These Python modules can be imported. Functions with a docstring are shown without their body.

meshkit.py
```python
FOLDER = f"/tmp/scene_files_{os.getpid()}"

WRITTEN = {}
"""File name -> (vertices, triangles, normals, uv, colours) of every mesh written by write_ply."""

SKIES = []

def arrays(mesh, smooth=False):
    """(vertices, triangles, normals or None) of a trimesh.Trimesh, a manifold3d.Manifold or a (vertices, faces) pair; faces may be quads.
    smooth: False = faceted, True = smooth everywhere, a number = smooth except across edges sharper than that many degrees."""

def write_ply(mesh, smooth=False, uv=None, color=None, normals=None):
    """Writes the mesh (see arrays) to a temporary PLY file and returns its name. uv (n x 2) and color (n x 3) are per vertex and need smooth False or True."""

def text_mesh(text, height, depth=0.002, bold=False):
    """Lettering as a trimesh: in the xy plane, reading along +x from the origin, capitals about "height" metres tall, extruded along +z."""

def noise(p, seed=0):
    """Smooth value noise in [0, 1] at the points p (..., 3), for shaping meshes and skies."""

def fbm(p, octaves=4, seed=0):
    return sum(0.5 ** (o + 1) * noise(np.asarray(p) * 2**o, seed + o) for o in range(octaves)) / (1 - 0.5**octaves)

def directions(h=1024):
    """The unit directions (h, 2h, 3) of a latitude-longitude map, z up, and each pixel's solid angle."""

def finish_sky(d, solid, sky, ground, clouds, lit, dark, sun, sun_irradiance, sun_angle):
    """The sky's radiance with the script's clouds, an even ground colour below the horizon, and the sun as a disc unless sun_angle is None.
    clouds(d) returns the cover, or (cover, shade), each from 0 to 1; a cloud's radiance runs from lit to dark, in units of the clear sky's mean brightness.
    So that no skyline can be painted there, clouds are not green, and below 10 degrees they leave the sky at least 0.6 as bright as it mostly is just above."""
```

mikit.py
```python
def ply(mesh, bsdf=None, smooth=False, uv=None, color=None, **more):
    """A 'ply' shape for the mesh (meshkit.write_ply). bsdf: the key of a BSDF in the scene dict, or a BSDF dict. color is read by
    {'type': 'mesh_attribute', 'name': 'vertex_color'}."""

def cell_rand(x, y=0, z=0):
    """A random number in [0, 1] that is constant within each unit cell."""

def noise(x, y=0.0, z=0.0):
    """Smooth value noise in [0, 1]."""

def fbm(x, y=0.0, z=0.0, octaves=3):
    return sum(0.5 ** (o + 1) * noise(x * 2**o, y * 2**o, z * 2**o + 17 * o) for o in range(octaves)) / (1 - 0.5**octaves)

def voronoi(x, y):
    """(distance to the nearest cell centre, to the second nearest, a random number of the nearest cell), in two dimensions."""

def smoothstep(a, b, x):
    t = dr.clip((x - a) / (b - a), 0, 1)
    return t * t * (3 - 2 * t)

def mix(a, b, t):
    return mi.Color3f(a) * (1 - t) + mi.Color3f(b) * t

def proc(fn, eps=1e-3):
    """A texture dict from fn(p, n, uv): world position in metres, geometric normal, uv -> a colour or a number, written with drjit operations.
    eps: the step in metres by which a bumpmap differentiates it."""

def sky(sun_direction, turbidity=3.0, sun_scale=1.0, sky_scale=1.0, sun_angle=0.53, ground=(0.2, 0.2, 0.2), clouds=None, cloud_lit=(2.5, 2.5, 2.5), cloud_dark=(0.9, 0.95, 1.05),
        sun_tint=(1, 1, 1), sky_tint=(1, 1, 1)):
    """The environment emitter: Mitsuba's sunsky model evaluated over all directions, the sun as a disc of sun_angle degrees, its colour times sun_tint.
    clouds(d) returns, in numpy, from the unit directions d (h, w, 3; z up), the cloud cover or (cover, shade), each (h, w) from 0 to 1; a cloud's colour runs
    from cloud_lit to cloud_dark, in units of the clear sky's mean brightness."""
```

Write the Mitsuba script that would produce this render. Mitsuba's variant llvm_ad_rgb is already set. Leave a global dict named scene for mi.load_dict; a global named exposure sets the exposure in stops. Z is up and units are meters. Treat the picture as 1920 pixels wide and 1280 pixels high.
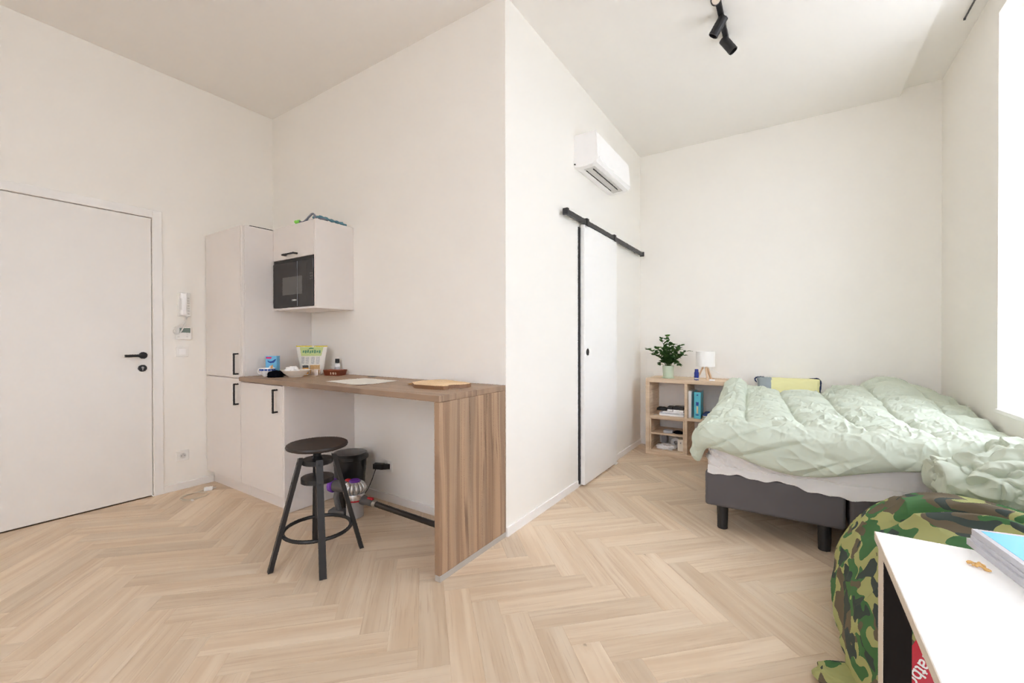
import math, random
import numpy as np, trimesh, drjit as dr, mitsuba as mi, mikit, meshkit
import manifold3d as mf
from shapely.geometry import Polygon, box as sbox
from mikit import noise, fbm, cell_rand, smoothstep, mix
rng = np.random.default_rng(7)
scene, labels = {}, {}
A_ = np.array
# ---------------------------------------------------------------- camera, sky, exposure
T4 = mi.ScalarTransform4f
YAW, PITCH, ROLL, CAMH, FOC = 0.5797, -0.0056, 0.0022, 1.17, 797.93
fw = A_([-math.sin(YAW) * math.cos(PITCH), math.cos(YAW) * math.cos(PITCH), math.sin(PITCH)])
rt = A_([math.cos(YAW), math.sin(YAW), 0]); dn = np.cross(fw, rt)
dn2 = -math.sin(ROLL) * rt + math.cos(ROLL) * dn
EYE = A_([0, 0, CAMH])
scene['camera'] = {'type': 'perspective', 'fov': math.degrees(2 * math.atan(960 / FOC)), 'fov_axis': 'x', 'near_clip': 0.02, 'far_clip': 200.0,
                   'to_world': T4().look_at(origin=EYE.tolist(), target=(EYE + fw).tolist(), up=(-dn2).tolist())}
SKY = 1.0
scene['sky'] = mikit.sky((-0.6, -0.3, 0.75), turbidity=4.0, sun_scale=0.0, sky_scale=SKY, ground=(0.55, 0.54, 0.53),
                         clouds=lambda d: np.ones(d.shape[:2]), cloud_lit=(2.38, 2.53, 2.86), cloud_dark=(1.8, 1.8, 1.8))
exposure = 4.25

# ---------------------------------------------------------------- dimensions
XA, XC, YB, YD, XE, ZC = -3.995, -1.407, 2.082, 4.773, 1.019, 3.195
YR = -2.3                                   # rear wall behind the camera
WT = 0.30

# ---------------------------------------------------------------- helpers
def key_for(name, parent=None):
    base = (parent + '__' if parent else '') + name
    k, i = base, 0
    while k in scene or k in labels:
        i += 1
        k = f'{base}_{i:03d}'
    return k
def thing(name, label, cat, group=None):
    k = key_for(name)
    labels[k] = {'label': label, 'category': cat}
    if group: labels[k]['group'] = group
    return k
def part(name, mesh, m, parent=None, smooth=False, label=None, kind=None, **kw):
    k = key_for(name, parent)
    scene[k] = mikit.ply(cat(mesh), m, smooth, **kw)
    if label or kind:
        labels[k] = {}
        if label: labels[k]['label'] = label
        if kind: labels[k]['kind'] = kind
    return k
def single(name, mesh, m, label, category, smooth=False, group=None, **kw):
    k = part(name, mesh, m, None, smooth, **kw)
    labels[k] = {'label': label, 'category': category}
    if group: labels[k]['group'] = group
    return k
def struct(name, mesh, m, label=None, smooth=False):
    k = part(name, mesh, m, None, smooth)
    labels[k] = {'kind': 'structure'}
    if label: labels[k]['label'] = label
    return k
def tm(x):
    if isinstance(x, trimesh.Trimesh): return x
    if hasattr(x, 'to_mesh'):
        m = x.to_mesh(); return trimesh.Trimesh(m.vert_properties[:, :3], m.tri_verts, process=False)
    return trimesh.Trimesh(A_(x[0], float), A_(x[1], int), process=False)
def cat(ms):
    if isinstance(ms, list):
        ms = [tm(m) for m in ms]
        return trimesh.util.concatenate(ms) if len(ms) > 1 else ms[0]
    return ms
def hull(pts): return tm(mf.Manifold.hull_points(np.asarray(pts, float)))
def box(x0, x1, y0, y1, z0, z1, c=0.0015):
    lo, hi = np.minimum([x0, y0, z0], [x1, y1, z1]), np.maximum([x0, y0, z0], [x1, y1, z1])
    c = min(c, 0.45 * (hi - lo).min())
    if c <= 0: return trimesh.creation.box(bounds=[lo, hi])
    P = []
    for i in range(8):
        s = A_([(i >> 2) & 1, (i >> 1) & 1, i & 1])
        q = np.where(s, hi, lo); d = np.where(s, -c, c)
        for a in range(3):
            p = q + d; p[a] = q[a]; P.append(p)
    return hull(P)
def rbox(x0, x1, y0, y1, z0, z1, r=0.01, n=8):
    lo, hi = A_([x0, y0, z0]) + r, A_([x1, y1, z1]) - r
    s = trimesh.creation.icosphere(2, r).vertices
    return hull(np.vstack([s + np.where([(i >> 2) & 1, (i >> 1) & 1, i & 1], hi, lo) for i in range(8)]))
def cyl(p0, p1, r0, r1=None, n=24):
    r1 = r0 if r1 is None else r1
    p0, p1 = A_(p0, float), A_(p1, float); z = (p1 - p0) / np.linalg.norm(p1 - p0)
    a = np.cross(z, [0, 0, 1] if abs(z[2]) < 0.9 else [1, 0, 0]); a /= np.linalg.norm(a); b = np.cross(z, a)
    t = np.arange(n) * 2 * np.pi / n; d = np.cos(t)[:, None] * a + np.sin(t)[:, None] * b
    return hull(np.vstack([p0 + d * r0, p1 + d * r1]))
def tube(pts, r, n=8, closed=False):
    p = A_(pts, float); m = len(p)
    t = (np.roll(p, -1, 0) - np.roll(p, 1, 0)) if closed else np.gradient(p, axis=0)
    t /= np.linalg.norm(t, axis=1, keepdims=True) + 1e-12
    a = np.cross(t[0], [0, 0, 1] if abs(t[0][2]) < 0.9 else [1, 0, 0]); a /= np.linalg.norm(a); al = []
    for i in range(m):
        a = a - t[i] * (a @ t[i]); a /= np.linalg.norm(a); al.append(a)
    a = A_(al); b = np.cross(t, a); w = np.arange(n) * 2 * np.pi / n
    rr = np.broadcast_to(r, (m,))[:, None, None]
    v = (p[:, None] + rr * (np.cos(w)[None, :, None] * a[:, None] + np.sin(w)[None, :, None] * b[:, None])).reshape(-1, 3)
    F = []
    for i in range(m if closed else m - 1):
        j = (i + 1) % m
        for k in range(n):
            l = (k + 1) % n
            F += [[i * n + k, i * n + l, j * n + l], [i * n + k, j * n + l, j * n + k]]
    if not closed:
        v = np.vstack([v, p[0], p[-1]])
        for k in range(n):
            l = (k + 1) % n
            F += [[m * n, l, k], [m * n + 1, (m - 1) * n + k, (m - 1) * n + l]]
    return trimesh.Trimesh(v, F, process=False)
def spline(pts, n=40):
    from scipy.interpolate import CubicSpline
    p = A_(pts, float); d = np.r_[0, np.cumsum(np.linalg.norm(np.diff(p, axis=0), axis=1))]
    return CubicSpline(d, p)(np.linspace(0, d[-1], n))
def lathe(prof, c=(0, 0, 0), n=32):
    m = trimesh.creation.revolve(A_(prof, float), sections=n); m.apply_translation(c); return m
def prism(poly, z0, z1):
    if not isinstance(poly, Polygon): poly = Polygon(poly)
    m = trimesh.creation.extrude_polygon(poly, z1 - z0, engine='earcut'); m.apply_translation([0, 0, z0]); return m
def move(m, t=(0, 0, 0), rz=0.0, rx=0.0, ry=0.0, s=None):
    m = cat(m).copy()
    if s is not None: m.apply_scale(s)
    for a, ax in ((rx, [1, 0, 0]), (ry, [0, 1, 0]), (rz, [0, 0, 1])):
        if a: m.apply_transform(trimesh.transformations.rotation_matrix(math.radians(a), ax))
    m.apply_translation(t); return m
def ico(r, c, sub=2, sc=(1, 1, 1)):
    m = trimesh.creation.icosphere(sub, r); m.vertices = m.vertices * sc + A_(c); return m
def frame_mesh(o, ux, uy, un, poly, t):
    """a flat polygon (2-D list) laid on the plane through o along ux, uy, raised t along un"""
    m = prism(poly, 0, t); v = m.vertices
    m.vertices = A_(o) + v[:, :1] * A_(ux) + v[:, 1:2] * A_(uy) + v[:, 2:] * A_(un); return m
def text_on(o, ux, uy, un, text, h, t=0.0008, bold=False):
    m = meshkit.text_mesh(text, h, t, bold); v = m.vertices
    m.vertices = A_(o) + v[:, :1] * A_(ux) + v[:, 1:2] * A_(uy) + v[:, 2:] * A_(un); return m

# ---------------------------------------------------------------- materials
def bsdf(k, d): scene[k] = d; return k
def rgb(c): return {'type': 'rgb', 'value': list(map(float, c))} if not isinstance(c, dict) else c
def matte(k, c): return bsdf(k, {'type': 'twosided', 'b': {'type': 'diffuse', 'reflectance': rgb(c)}})
def plastic(k, c, rough=0.35, spec=0.5, **kw):
    return bsdf(k, {'type': 'twosided', 'b': {'type': 'principled', 'base_color': rgb(c), 'roughness': rough, 'specular': spec, **kw}})
def metal(k, c, rough=0.3): return bsdf(k, {'type': 'twosided', 'b': {'type': 'principled', 'base_color': rgb(c), 'roughness': rough, 'metallic': 1.0}})
C3 = mi.Color3f

def oak_fn(p, n, uv):
    idx = dr.floor(uv.x / 2.0); u = uv.x - 2.0 * idx; v = uv.y
    r1, r2 = cell_rand(idx, 3), cell_rand(idx, 7)
    warp = noise(u * 3.0 + 5 * r1, v * 9.0, idx)
    fine = fbm(u * 7.0, v * 170.0, idx * 3.1, octaves=3)
    band = fbm(u * 1.6 + 9 * r2, (v + 0.02 * warp) * 34.0, idx * 1.7, octaves=3)
    broad = noise(u * 2.2, v * 7.0, idx * 2.3)
    ku, kv = (u - (0.08 + 0.42 * r1)) / 0.016, (v - 0.05 - (0.02 + 0.075 * r2)) / 0.008
    kd = dr.sqrt(ku * ku + kv * kv) + 0.9 * (noise(u * 90.0, v * 160.0, idx) - 0.5)
    knot = smoothstep(1.3, 0.3, kd) * dr.select(cell_rand(idx, 11) < 0.55, 1.0, 0.0)
    band_k = smoothstep(4.5, 1.0, kd) * dr.select(cell_rand(idx, 11) < 0.55, 1.0, 0.0)
    c = mix((0.625, 0.495, 0.370), (0.715, 0.600, 0.475), smoothstep(0.25, 0.75, band))
    c = mix(c, C3(0.735, 0.640, 0.530), 0.40 * smoothstep(0.5, 0.85, broad))
    c = mix(c, C3(0.53, 0.39, 0.28), 0.42 * smoothstep(0.54, 0.8, fine))
    c = mix(c, C3(0.56, 0.43, 0.31), 0.45 * band_k)
    c = mix(c, C3(0.33, 0.24, 0.17), 0.65 * knot)
    c = c * C3(0.985, 0.945, 0.895)
    return c * (0.90 + 0.17 * r1)
bsdf('oak_plank', {'type': 'twosided', 'b': {'type': 'principled', 'base_color': mikit.proc(oak_fn), 'roughness': 0.42, 'specular': 0.4}})
matte('floor_joint', (0.33, 0.25, 0.18))

def walnut_of(a, b):
    def fn(p, n, uv):
        s, t = (p.x, p.y, p.z)[a], (p.x, p.y, p.z)[b]       # s across the grain, t along it
        s = s + 0.012 * noise(t * 1.6, s * 9.0) + 0.016 * smoothstep(0.3, 0.9, noise(t * 2.6, s * 6.0, 4.0))
        st = fbm(s * 55.0, t * 1.0, 2.0, octaves=3)
        ln = 1.0 - dr.abs(2.0 * noise(s * 62.0, t * 0.9, 5.0) - 1.0)
        fi = fbm(s * 300.0, t * 6.0, 7.0, octaves=2)
        c = mix((0.270, 0.170, 0.108), (0.385, 0.255, 0.165), smoothstep(0.32, 0.62, st))
        c = mix(c, C3(0.25, 0.185, 0.135), 0.35 * smoothstep(0.5, 0.75, noise(s * 17.0, t * 0.8, 9.0)))
        c = mix(c, C3(0.140, 0.085, 0.055), 0.75 * smoothstep(0.86, 0.99, ln) * smoothstep(0.35, 0.6, noise(s * 24.0, t * 0.7, 3.0)))
        return c * (0.94 + 0.24 * fi)
    return fn
plastic('walnut_upright', mikit.proc(walnut_of(1, 2)), 0.45, 0.35)
def walnut_top_fn(p, n, uv):
    c = walnut_of(1, 0)(p, n, uv)
    return mix(c, C3(0.235, 0.160, 0.115), 0.45)
plastic('walnut_top', mikit.proc(walnut_top_fn), 0.45, 0.35)
def pale_oak_fn(p, n, uv):
    h = fbm(p.z * 120.0 + 9 * p.y, p.x * 6.0, p.y * 6.0, octaves=2) * 0.5 + fbm(p.x * 3.0, p.z * 26.0, p.y * 3.0, octaves=2) * 0.5
    return mix((0.56, 0.41, 0.28), (0.72, 0.57, 0.42), smoothstep(0.3, 0.7, h))
plastic('pale_oak', mikit.proc(pale_oak_fn), 0.5, 0.3)
def board_fn(p, n, uv):
    q = 0.93 * p.x + 0.36 * p.y; r = -0.36 * p.x + 0.93 * p.y
    s = noise(q * 5.0, r * 45.0 + 0.6 * noise(q * 9, r * 9))
    c = mix((0.78, 0.56, 0.32), (0.62, 0.40, 0.20), smoothstep(0.35, 0.7, s))
    side = smoothstep(0.3, 0.7, 1 - dr.abs(n.z))
    return mix(c, C3(0.20, 0.095, 0.045), 0.95 * side)
plastic('board_wood', mikit.proc(board_fn), 0.4, 0.4)
def camo_fn(p, n, uv):
    x, y, z = p.x, p.y, p.z
    wx, wy = fbm(x * 14, y * 14, z * 14, octaves=2) - 0.5, fbm(x * 14 + 7, y * 14, z * 14 + 3, octaves=2) - 0.5
    def f(o, s): return fbm((x + 0.085 * wx) * s * 0.8 + o, (y + 0.085 * wy) * s * 0.8 + o * 1.7, (z + 0.06 * wx + 0.25 * x) * s * 1.35 - o, octaves=2)
    c = C3(0.325, 0.335, 0.135)
    c = dr.select(f(3.1, 10.0) > 0.515, C3(0.050, 0.140, 0.048), c)
    c = dr.select(f(11.7, 11.0) > 0.572, C3(0.115, 0.092, 0.058), c)
    c = dr.select(f(23.3, 13.5) > 0.655, C3(0.040, 0.055, 0.048), c)
    return c
bsdf('camo', {'type': 'twosided', 'b': {'type': 'principled', 'base_color': mikit.proc(camo_fn), 'roughness': 0.8, 'specular': 0.25, 'sheen': 0.2}})

matte('wall_paint', (0.880, 0.855, 0.803)); matte('ceiling_paint', (0.868, 0.846, 0.806))
plastic('trim_white', (0.83, 0.815, 0.79), 0.4, 0.35)
plastic('door_white', (0.815, 0.795, 0.76), 0.45, 0.35)
plastic('slide_white', (0.84, 0.83, 0.81), 0.4, 0.35)
plastic('cabinet', (0.735, 0.69, 0.655), 0.5, 0.35)
plastic('black_matte', (0.012, 0.012, 0.012), 0.45, 0.4)
plastic('black_paint', (0.016, 0.016, 0.017), 0.4, 0.5)
plastic('stool_seat', (0.028, 0.021, 0.018), 0.45, 0.45)
plastic('black_gloss', (0.012, 0.011, 0.011), 0.06, 0.5)
plastic('oven_window', (0.085, 0.085, 0.080), 0.12, 0.6)
plastic('bin_black', (0.010, 0.010, 0.011), 0.25, 0.5)
plastic('white_plastic', (0.80, 0.79, 0.76), 0.3, 0.5)
plastic('unit_white', (0.86, 0.855, 0.85), 0.25, 0.5)
plastic('unit_grey', (0.62, 0.61, 0.59), 0.4, 0.4)
plastic('lcd', (0.16, 0.22, 0.19), 0.2, 0.5)
plastic('grey_plastic', (0.10, 0.098, 0.10), 0.3, 0.5)
plastic('mid_grey', (0.25, 0.25, 0.26), 0.4, 0.5)
plastic('dark_grey', (0.07, 0.07, 0.072), 0.5, 0.4)
metal('silver', (0.75, 0.75, 0.76), 0.25); metal('steel', (0.55, 0.54, 0.52), 0.35); metal('dark_tube', (0.10, 0.095, 0.095), 0.3)
plastic('purple', (0.16, 0.04, 0.40), 0.25, 0.6); plastic('red', (0.50, 0.015, 0.03), 0.35, 0.5)
plastic('clear_grey', (0.36, 0.35, 0.35), 0.12, 0.6)
matte('base_fabric', (0.088, 0.080, 0.084))
plastic('leatherette', (0.100, 0.093, 0.098), 0.55, 0.35)
matte('sheet', (0.74, 0.72, 0.71))
bsdf('duvet_cloth', {'type': 'twosided', 'b': {'type': 'principled', 'base_color': rgb((0.525, 0.572, 0.478)), 'roughness': 0.75, 'specular': 0.25, 'sheen': 0.3}})
matte('yellow_cloth', (0.80, 0.78, 0.42)); matte('grey_cloth', (0.33, 0.38, 0.40)); matte('navy_cloth', (0.03, 0.04, 0.09))
matte('black_cloth', (0.006, 0.006, 0.009))
plastic('desk_white', (0.85, 0.85, 0.84), 0.35, 0.45); plastic('desk_edge', (0.62, 0.56, 0.48), 0.5, 0.3); plastic('desk_black', (0.010, 0.008, 0.008), 0.6, 0.2)
matte('paper', (0.82, 0.80, 0.74)); matte('paper_white', (0.86, 0.86, 0.86)); matte('cream', (0.80, 0.74, 0.64))
plastic('cream_glaze', (0.80, 0.74, 0.64), 0.15, 0.5); plastic('pot_green', (0.50, 0.58, 0.44), 0.5, 0.4)
plastic('blue_glass', (0.015, 0.03, 0.22), 0.1, 0.6); plastic('lamp_shade', (0.86, 0.85, 0.82), 0.8, 0.2)
plastic('lamp_wood', (0.66, 0.47, 0.31), 0.5, 0.3)
plastic('turquoise', (0.10, 0.50, 0.62), 0.4, 0.4); plastic('book_blue', (0.01, 0.07, 0.32), 0.4, 0.4); plastic('book_green', (0.09, 0.17, 0.04), 0.4, 0.4)
plastic('book_pale', (0.62, 0.60, 0.42), 0.5, 0.3); plastic('cover_blue', (0.14, 0.55, 0.84), 0.25, 0.5); plastic('cover_dark', (0.02, 0.06, 0.16), 0.25, 0.5)
plastic('grey_cover', (0.52, 0.53, 0.57), 0.35, 0.4); plastic('soft_grey', (0.40, 0.40, 0.42), 0.5, 0.4)
matte('soil', (0.05, 0.035, 0.025)); matte('stem', (0.10, 0.16, 0.05))
bsdf('leaf', {'type': 'principledthin', 'base_color': rgb((0.045, 0.105, 0.030)), 'roughness': 0.45, 'diff_trans': 0.35})
bsdf('leaf_light', {'type': 'principledthin', 'base_color': rgb((0.085, 0.165, 0.045)), 'roughness': 0.45, 'diff_trans': 0.4})
plastic('carton_blue', (0.16, 0.46, 0.72), 0.35, 0.4); plastic('pink', (0.72, 0.05, 0.22), 0.4, 0.4); plastic('deep_blue', (0.015, 0.06, 0.30), 0.4, 0.4)
plastic('pouch_white', (0.78, 0.75, 0.68), 0.35, 0.4); plastic('pouch_green', (0.52, 0.62, 0.27), 0.35, 0.4); plastic('pouch_dark', (0.10, 0.26, 0.16), 0.4, 0.4)
plastic('print_grey', (0.42, 0.42, 0.42), 0.5, 0.3); plastic('tan', (0.66, 0.43, 0.20), 0.5, 0.3); plastic('tan_dark', (0.46, 0.27, 0.11), 0.5, 0.3)
plastic('orange', (0.72, 0.33, 0.04), 0.35, 0.4); plastic('yellow', (0.72, 0.56, 0.05), 0.4, 0.4)
plastic('box_brown', (0.25, 0.060, 0.022), 0.4, 0.4); plastic('box_side', (0.17, 0.038, 0.014), 0.4, 0.4); plastic('gold', (0.62, 0.48, 0.36), 0.3, 0.5)
plastic('lime', (0.25, 0.72, 0.10), 0.4, 0.4); plastic('cord_grey', (0.19, 0.20, 0.24), 0.5, 0.3); plastic('cord_teal', (0.10, 0.22, 0.28), 0.5, 0.3)
plastic('cable_white', (0.62, 0.57, 0.47), 0.4, 0.4); plastic('crumb', (0.62, 0.38, 0.14), 0.6, 0.3)
metal('bulb_mirror', (0.85, 0.86, 0.88), 0.15)
bsdf('glass', {'type': 'thindielectric'})
bsdf('clear_cup', {'type': 'thindielectric'})
plastic('skirting_grey', (0.42, 0.39, 0.35), 0.35, 0.5)
plastic('street_render', (0.55, 0.52, 0.47), 0.8, 0.2); plastic('street_glass', (0.06, 0.07, 0.08), 0.1, 0.5); matte('street_ground', (0.80, 0.79, 0.77))

# ---------------------------------------------------------------- the room
def wall_yz(x0, x1, y0, y1, z0, z1, holes):
    """wall slab between x0 and x1 spanning y0..y1, z0..z1 with rectangular holes (ya, yb, za, zb)"""
    out, y = [], y0
    for ya, yb, za, zb in sorted(holes):
        out.append(box(x0, x1, y, ya, z0, z1, 0)); y = yb
        if za > z0: out.append(box(x0, x1, ya, yb, z0, za, 0))
        if zb < z1: out.append(box(x0, x1, ya, yb, zb, z1, 0))
    out.append(box(x0, x1, y, y1, z0, z1, 0)); return out
ZT = ZC + 0.12
DOOR_Y0, DOOR_Y1, DOOR_H = 0.245, 1.187, 2.077
WINS = [(2.32, 3.66), (0.55, 1.40)]  # second opening is unseen, placed and sized for its light
REARW = (-1.25, 0.95)                       # unseen rear wall window, added behind the camera to light the kitchen
WZ0, WZ1 = 0.752, 3.075
struct('wall_left', wall_yz(XA - 0.2, XA, YR, YB + 0.2, 0, ZT, [(DOOR_Y0 - 0.004, DOOR_Y1 + 0.004, 0, DOOR_H + 0.004)]) + [box(XA - 0.22, XA - 0.2, 0, 1.4, -0.05, 2.3, 0)], 'wall_paint', 'warm white wall with the entrance door')  # last box is an unseen backing added to block light round the door
struct('wall_front', box(XA, XC - 0.12, YB, YB + 0.12, 0, ZT, 0), 'wall_paint', 'white wall behind the kitchenette')
struct('wall_side', box(XC - 0.12, XC, YB, YD, 0, ZT, 0), 'wall_paint', 'white wall with the sliding door')
struct('wall_back', box(XC - 0.12, XE + 0.3, YD, YD + 0.2, 0, ZT, 0), 'wall_paint', 'white wall behind the bed')
struct('wall_right', wall_yz(XE, XE + WT, YR - 0.2, YD, 0, ZT, [(a, b, WZ0, WZ1) for a, b in WINS]), 'wall_paint', 'white wall with deep window openings')
struct('wall_rear', [box(XA - 0.2, REARW[0], YR - 0.3, YR, 0, ZT, 0), box(REARW[1], XE, YR - 0.3, YR, 0, ZT, 0), box(REARW[0], REARW[1], YR - 0.3, YR, 0, WZ0, 0), box(REARW[0], REARW[1], YR - 0.3, YR, WZ1, ZT, 0)], 'wall_paint')
RX = 0.762
struct('ceiling', [box(XA, RX, YR, YB, ZC, ZC + 0.1, 0), box(XC, RX, YB, YD, ZC, ZC + 0.1, 0), box(RX, XE, YR, YD, ZC + 0.057, ZC + 0.1, 0)], 'ceiling_paint', 'flat white ceiling with a raised strip along the windows')
FLOOR = Polygon([(XA, YR), (XE, YR), (XE, YD), (XC, YD), (XC, YB), (XA, YB)])
fl = struct('floor', prism(FLOOR, -0.05, -0.005), 'floor_joint', 'light oak floor laid in a herringbone')
# herringbone planks (5 : 1), zigzags running along X
PW, PL = 0.1146, 0.573
OX, OY = -0.537, 1.477
s2 = math.sqrt(2)
planks = []
def to_w(q): q = A_(q, float); return np.c_[(q[:, 0] + q[:, 1]) / s2 + OX, (q[:, 1] - q[:, 0]) / s2 + OY]
for m in range(-8, 9):
    for k in range(-60, 60):
        for kind in 'HV':
            x0, y0 = (k * PW, k * PW) if kind == 'H' else (k * PW - PW, k * PW)
            dx, dy = (PL, PW) if kind == 'H' else (PW, PL)
            x0 += m * PL; y0 -= m * PL
            w = to_w([(x0, y0), (x0 + dx, y0), (x0 + dx, y0 + dy), (x0, y0 + dy)])
            poly = Polygon(w)
            if not poly.intersects(FLOOR): continue
            g = poly.intersection(FLOOR)
            for gg in getattr(g, 'geoms', [g]):
                if isinstance(gg, Polygon) and gg.area > 2e-4: planks.append((gg, (x0, y0), kind))
def plank_mesh(g, org, kind, i):
    g = g.simplify(1e-5); ins = g.buffer(-0.0007, join_style=2)
    if ins.is_empty or len(ins.exterior.coords) != len(g.exterior.coords): ins = g
    def ring(q):
        c = A_(q.exterior.coords)[:-1]
        return c if q.exterior.is_ccw else c[::-1]
    a, b = ring(g), ring(ins)
    b = np.roll(b, -int(np.argmin(((b - a[0]) ** 2).sum(1))), 0)
    n = len(a)
    v = np.vstack([np.c_[a, np.full(n, -0.005)], np.c_[a, np.full(n, -0.0007)], np.c_[b, np.zeros(n)]])
    F = []
    for lv in (0, 1):
        for k in range(n):
            l = (k + 1) % n; p, q = lv * n, lv * n + n
            F += [[p + k, p + l, q + l], [p + k, q + l, q + k]]
    F += [[2 * n, 2 * n + k, 2 * n + k + 1] for k in range(1, n - 1)]
    X, Y = v[:, 0] - OX, v[:, 1] - OY
    lx, ly = (X - Y) / s2 - org[0], (X + Y) / s2 - org[1]
    u, t = (lx, ly) if kind == 'H' else (ly, lx)
    return trimesh.Trimesh(v, F, process=False), np.c_[u + 0.5 + 2 * i, t + 0.05]
def in_view(c):
    d = A_([c[0], c[1], 0]) - EYE; z = d @ fw
    if z < 0.3: return None
    px, py = 960 + FOC * (d @ rt) / z, 640 + FOC * (d @ dn2) / z
    return z if -120 < px < 2040 and py < 1420 else None
vis = sorted([(in_view(A_(g.centroid.coords[0])) or 99 + j * 1e-4, j) for j, (g, o, k) in enumerate(planks)])
keep = {j for z, j in vis[:300] if z < 90}
rest_m, rest_uv = [], []
for i, (g, o, k) in enumerate(planks):
    m, uv = plank_mesh(g, o, k, i)
    if i in keep: part('plank', m, 'oak_plank', fl, uv=uv)
    else: rest_m.append(m); rest_uv.append(uv)
if rest_m:
    part('far_planks', trimesh.util.concatenate(rest_m), 'oak_plank', fl, uv=np.vstack(rest_uv), kind='stuff')
# baseboards
BH, BT = 0.055, 0.012
DF0, DF1 = DOOR_Y0 - 0.062, 1.249           # door casing
struct('baseboard_left', [box(XA, XA + BT, DF1, 1.585, 0, BH), box(XA, XA + BT, YR, DF0, 0, BH)], 'trim_white')
struct('baseboard_front', box(-2.82, -1.447, YB - BT, YB, 0, BH), 'trim_white')
struct('baseboard_side', [box(XC, XC + BT, YB, 3.085, 0, BH), box(XC, XC + BT, 3.86, YD, 0, BH)], 'trim_white')
struct('baseboard_back', box(XC + BT, -0.46, YD - BT, YD, 0, BH), 'trim_white')
struct('baseboard_right', box(XE - BT, XE, YR, 2.8, 0, BH), 'trim_white')
struct('baseboard_rear', box(XA + BT, XE - BT, YR, YR + BT, 0, BH), 'trim_white')
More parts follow.
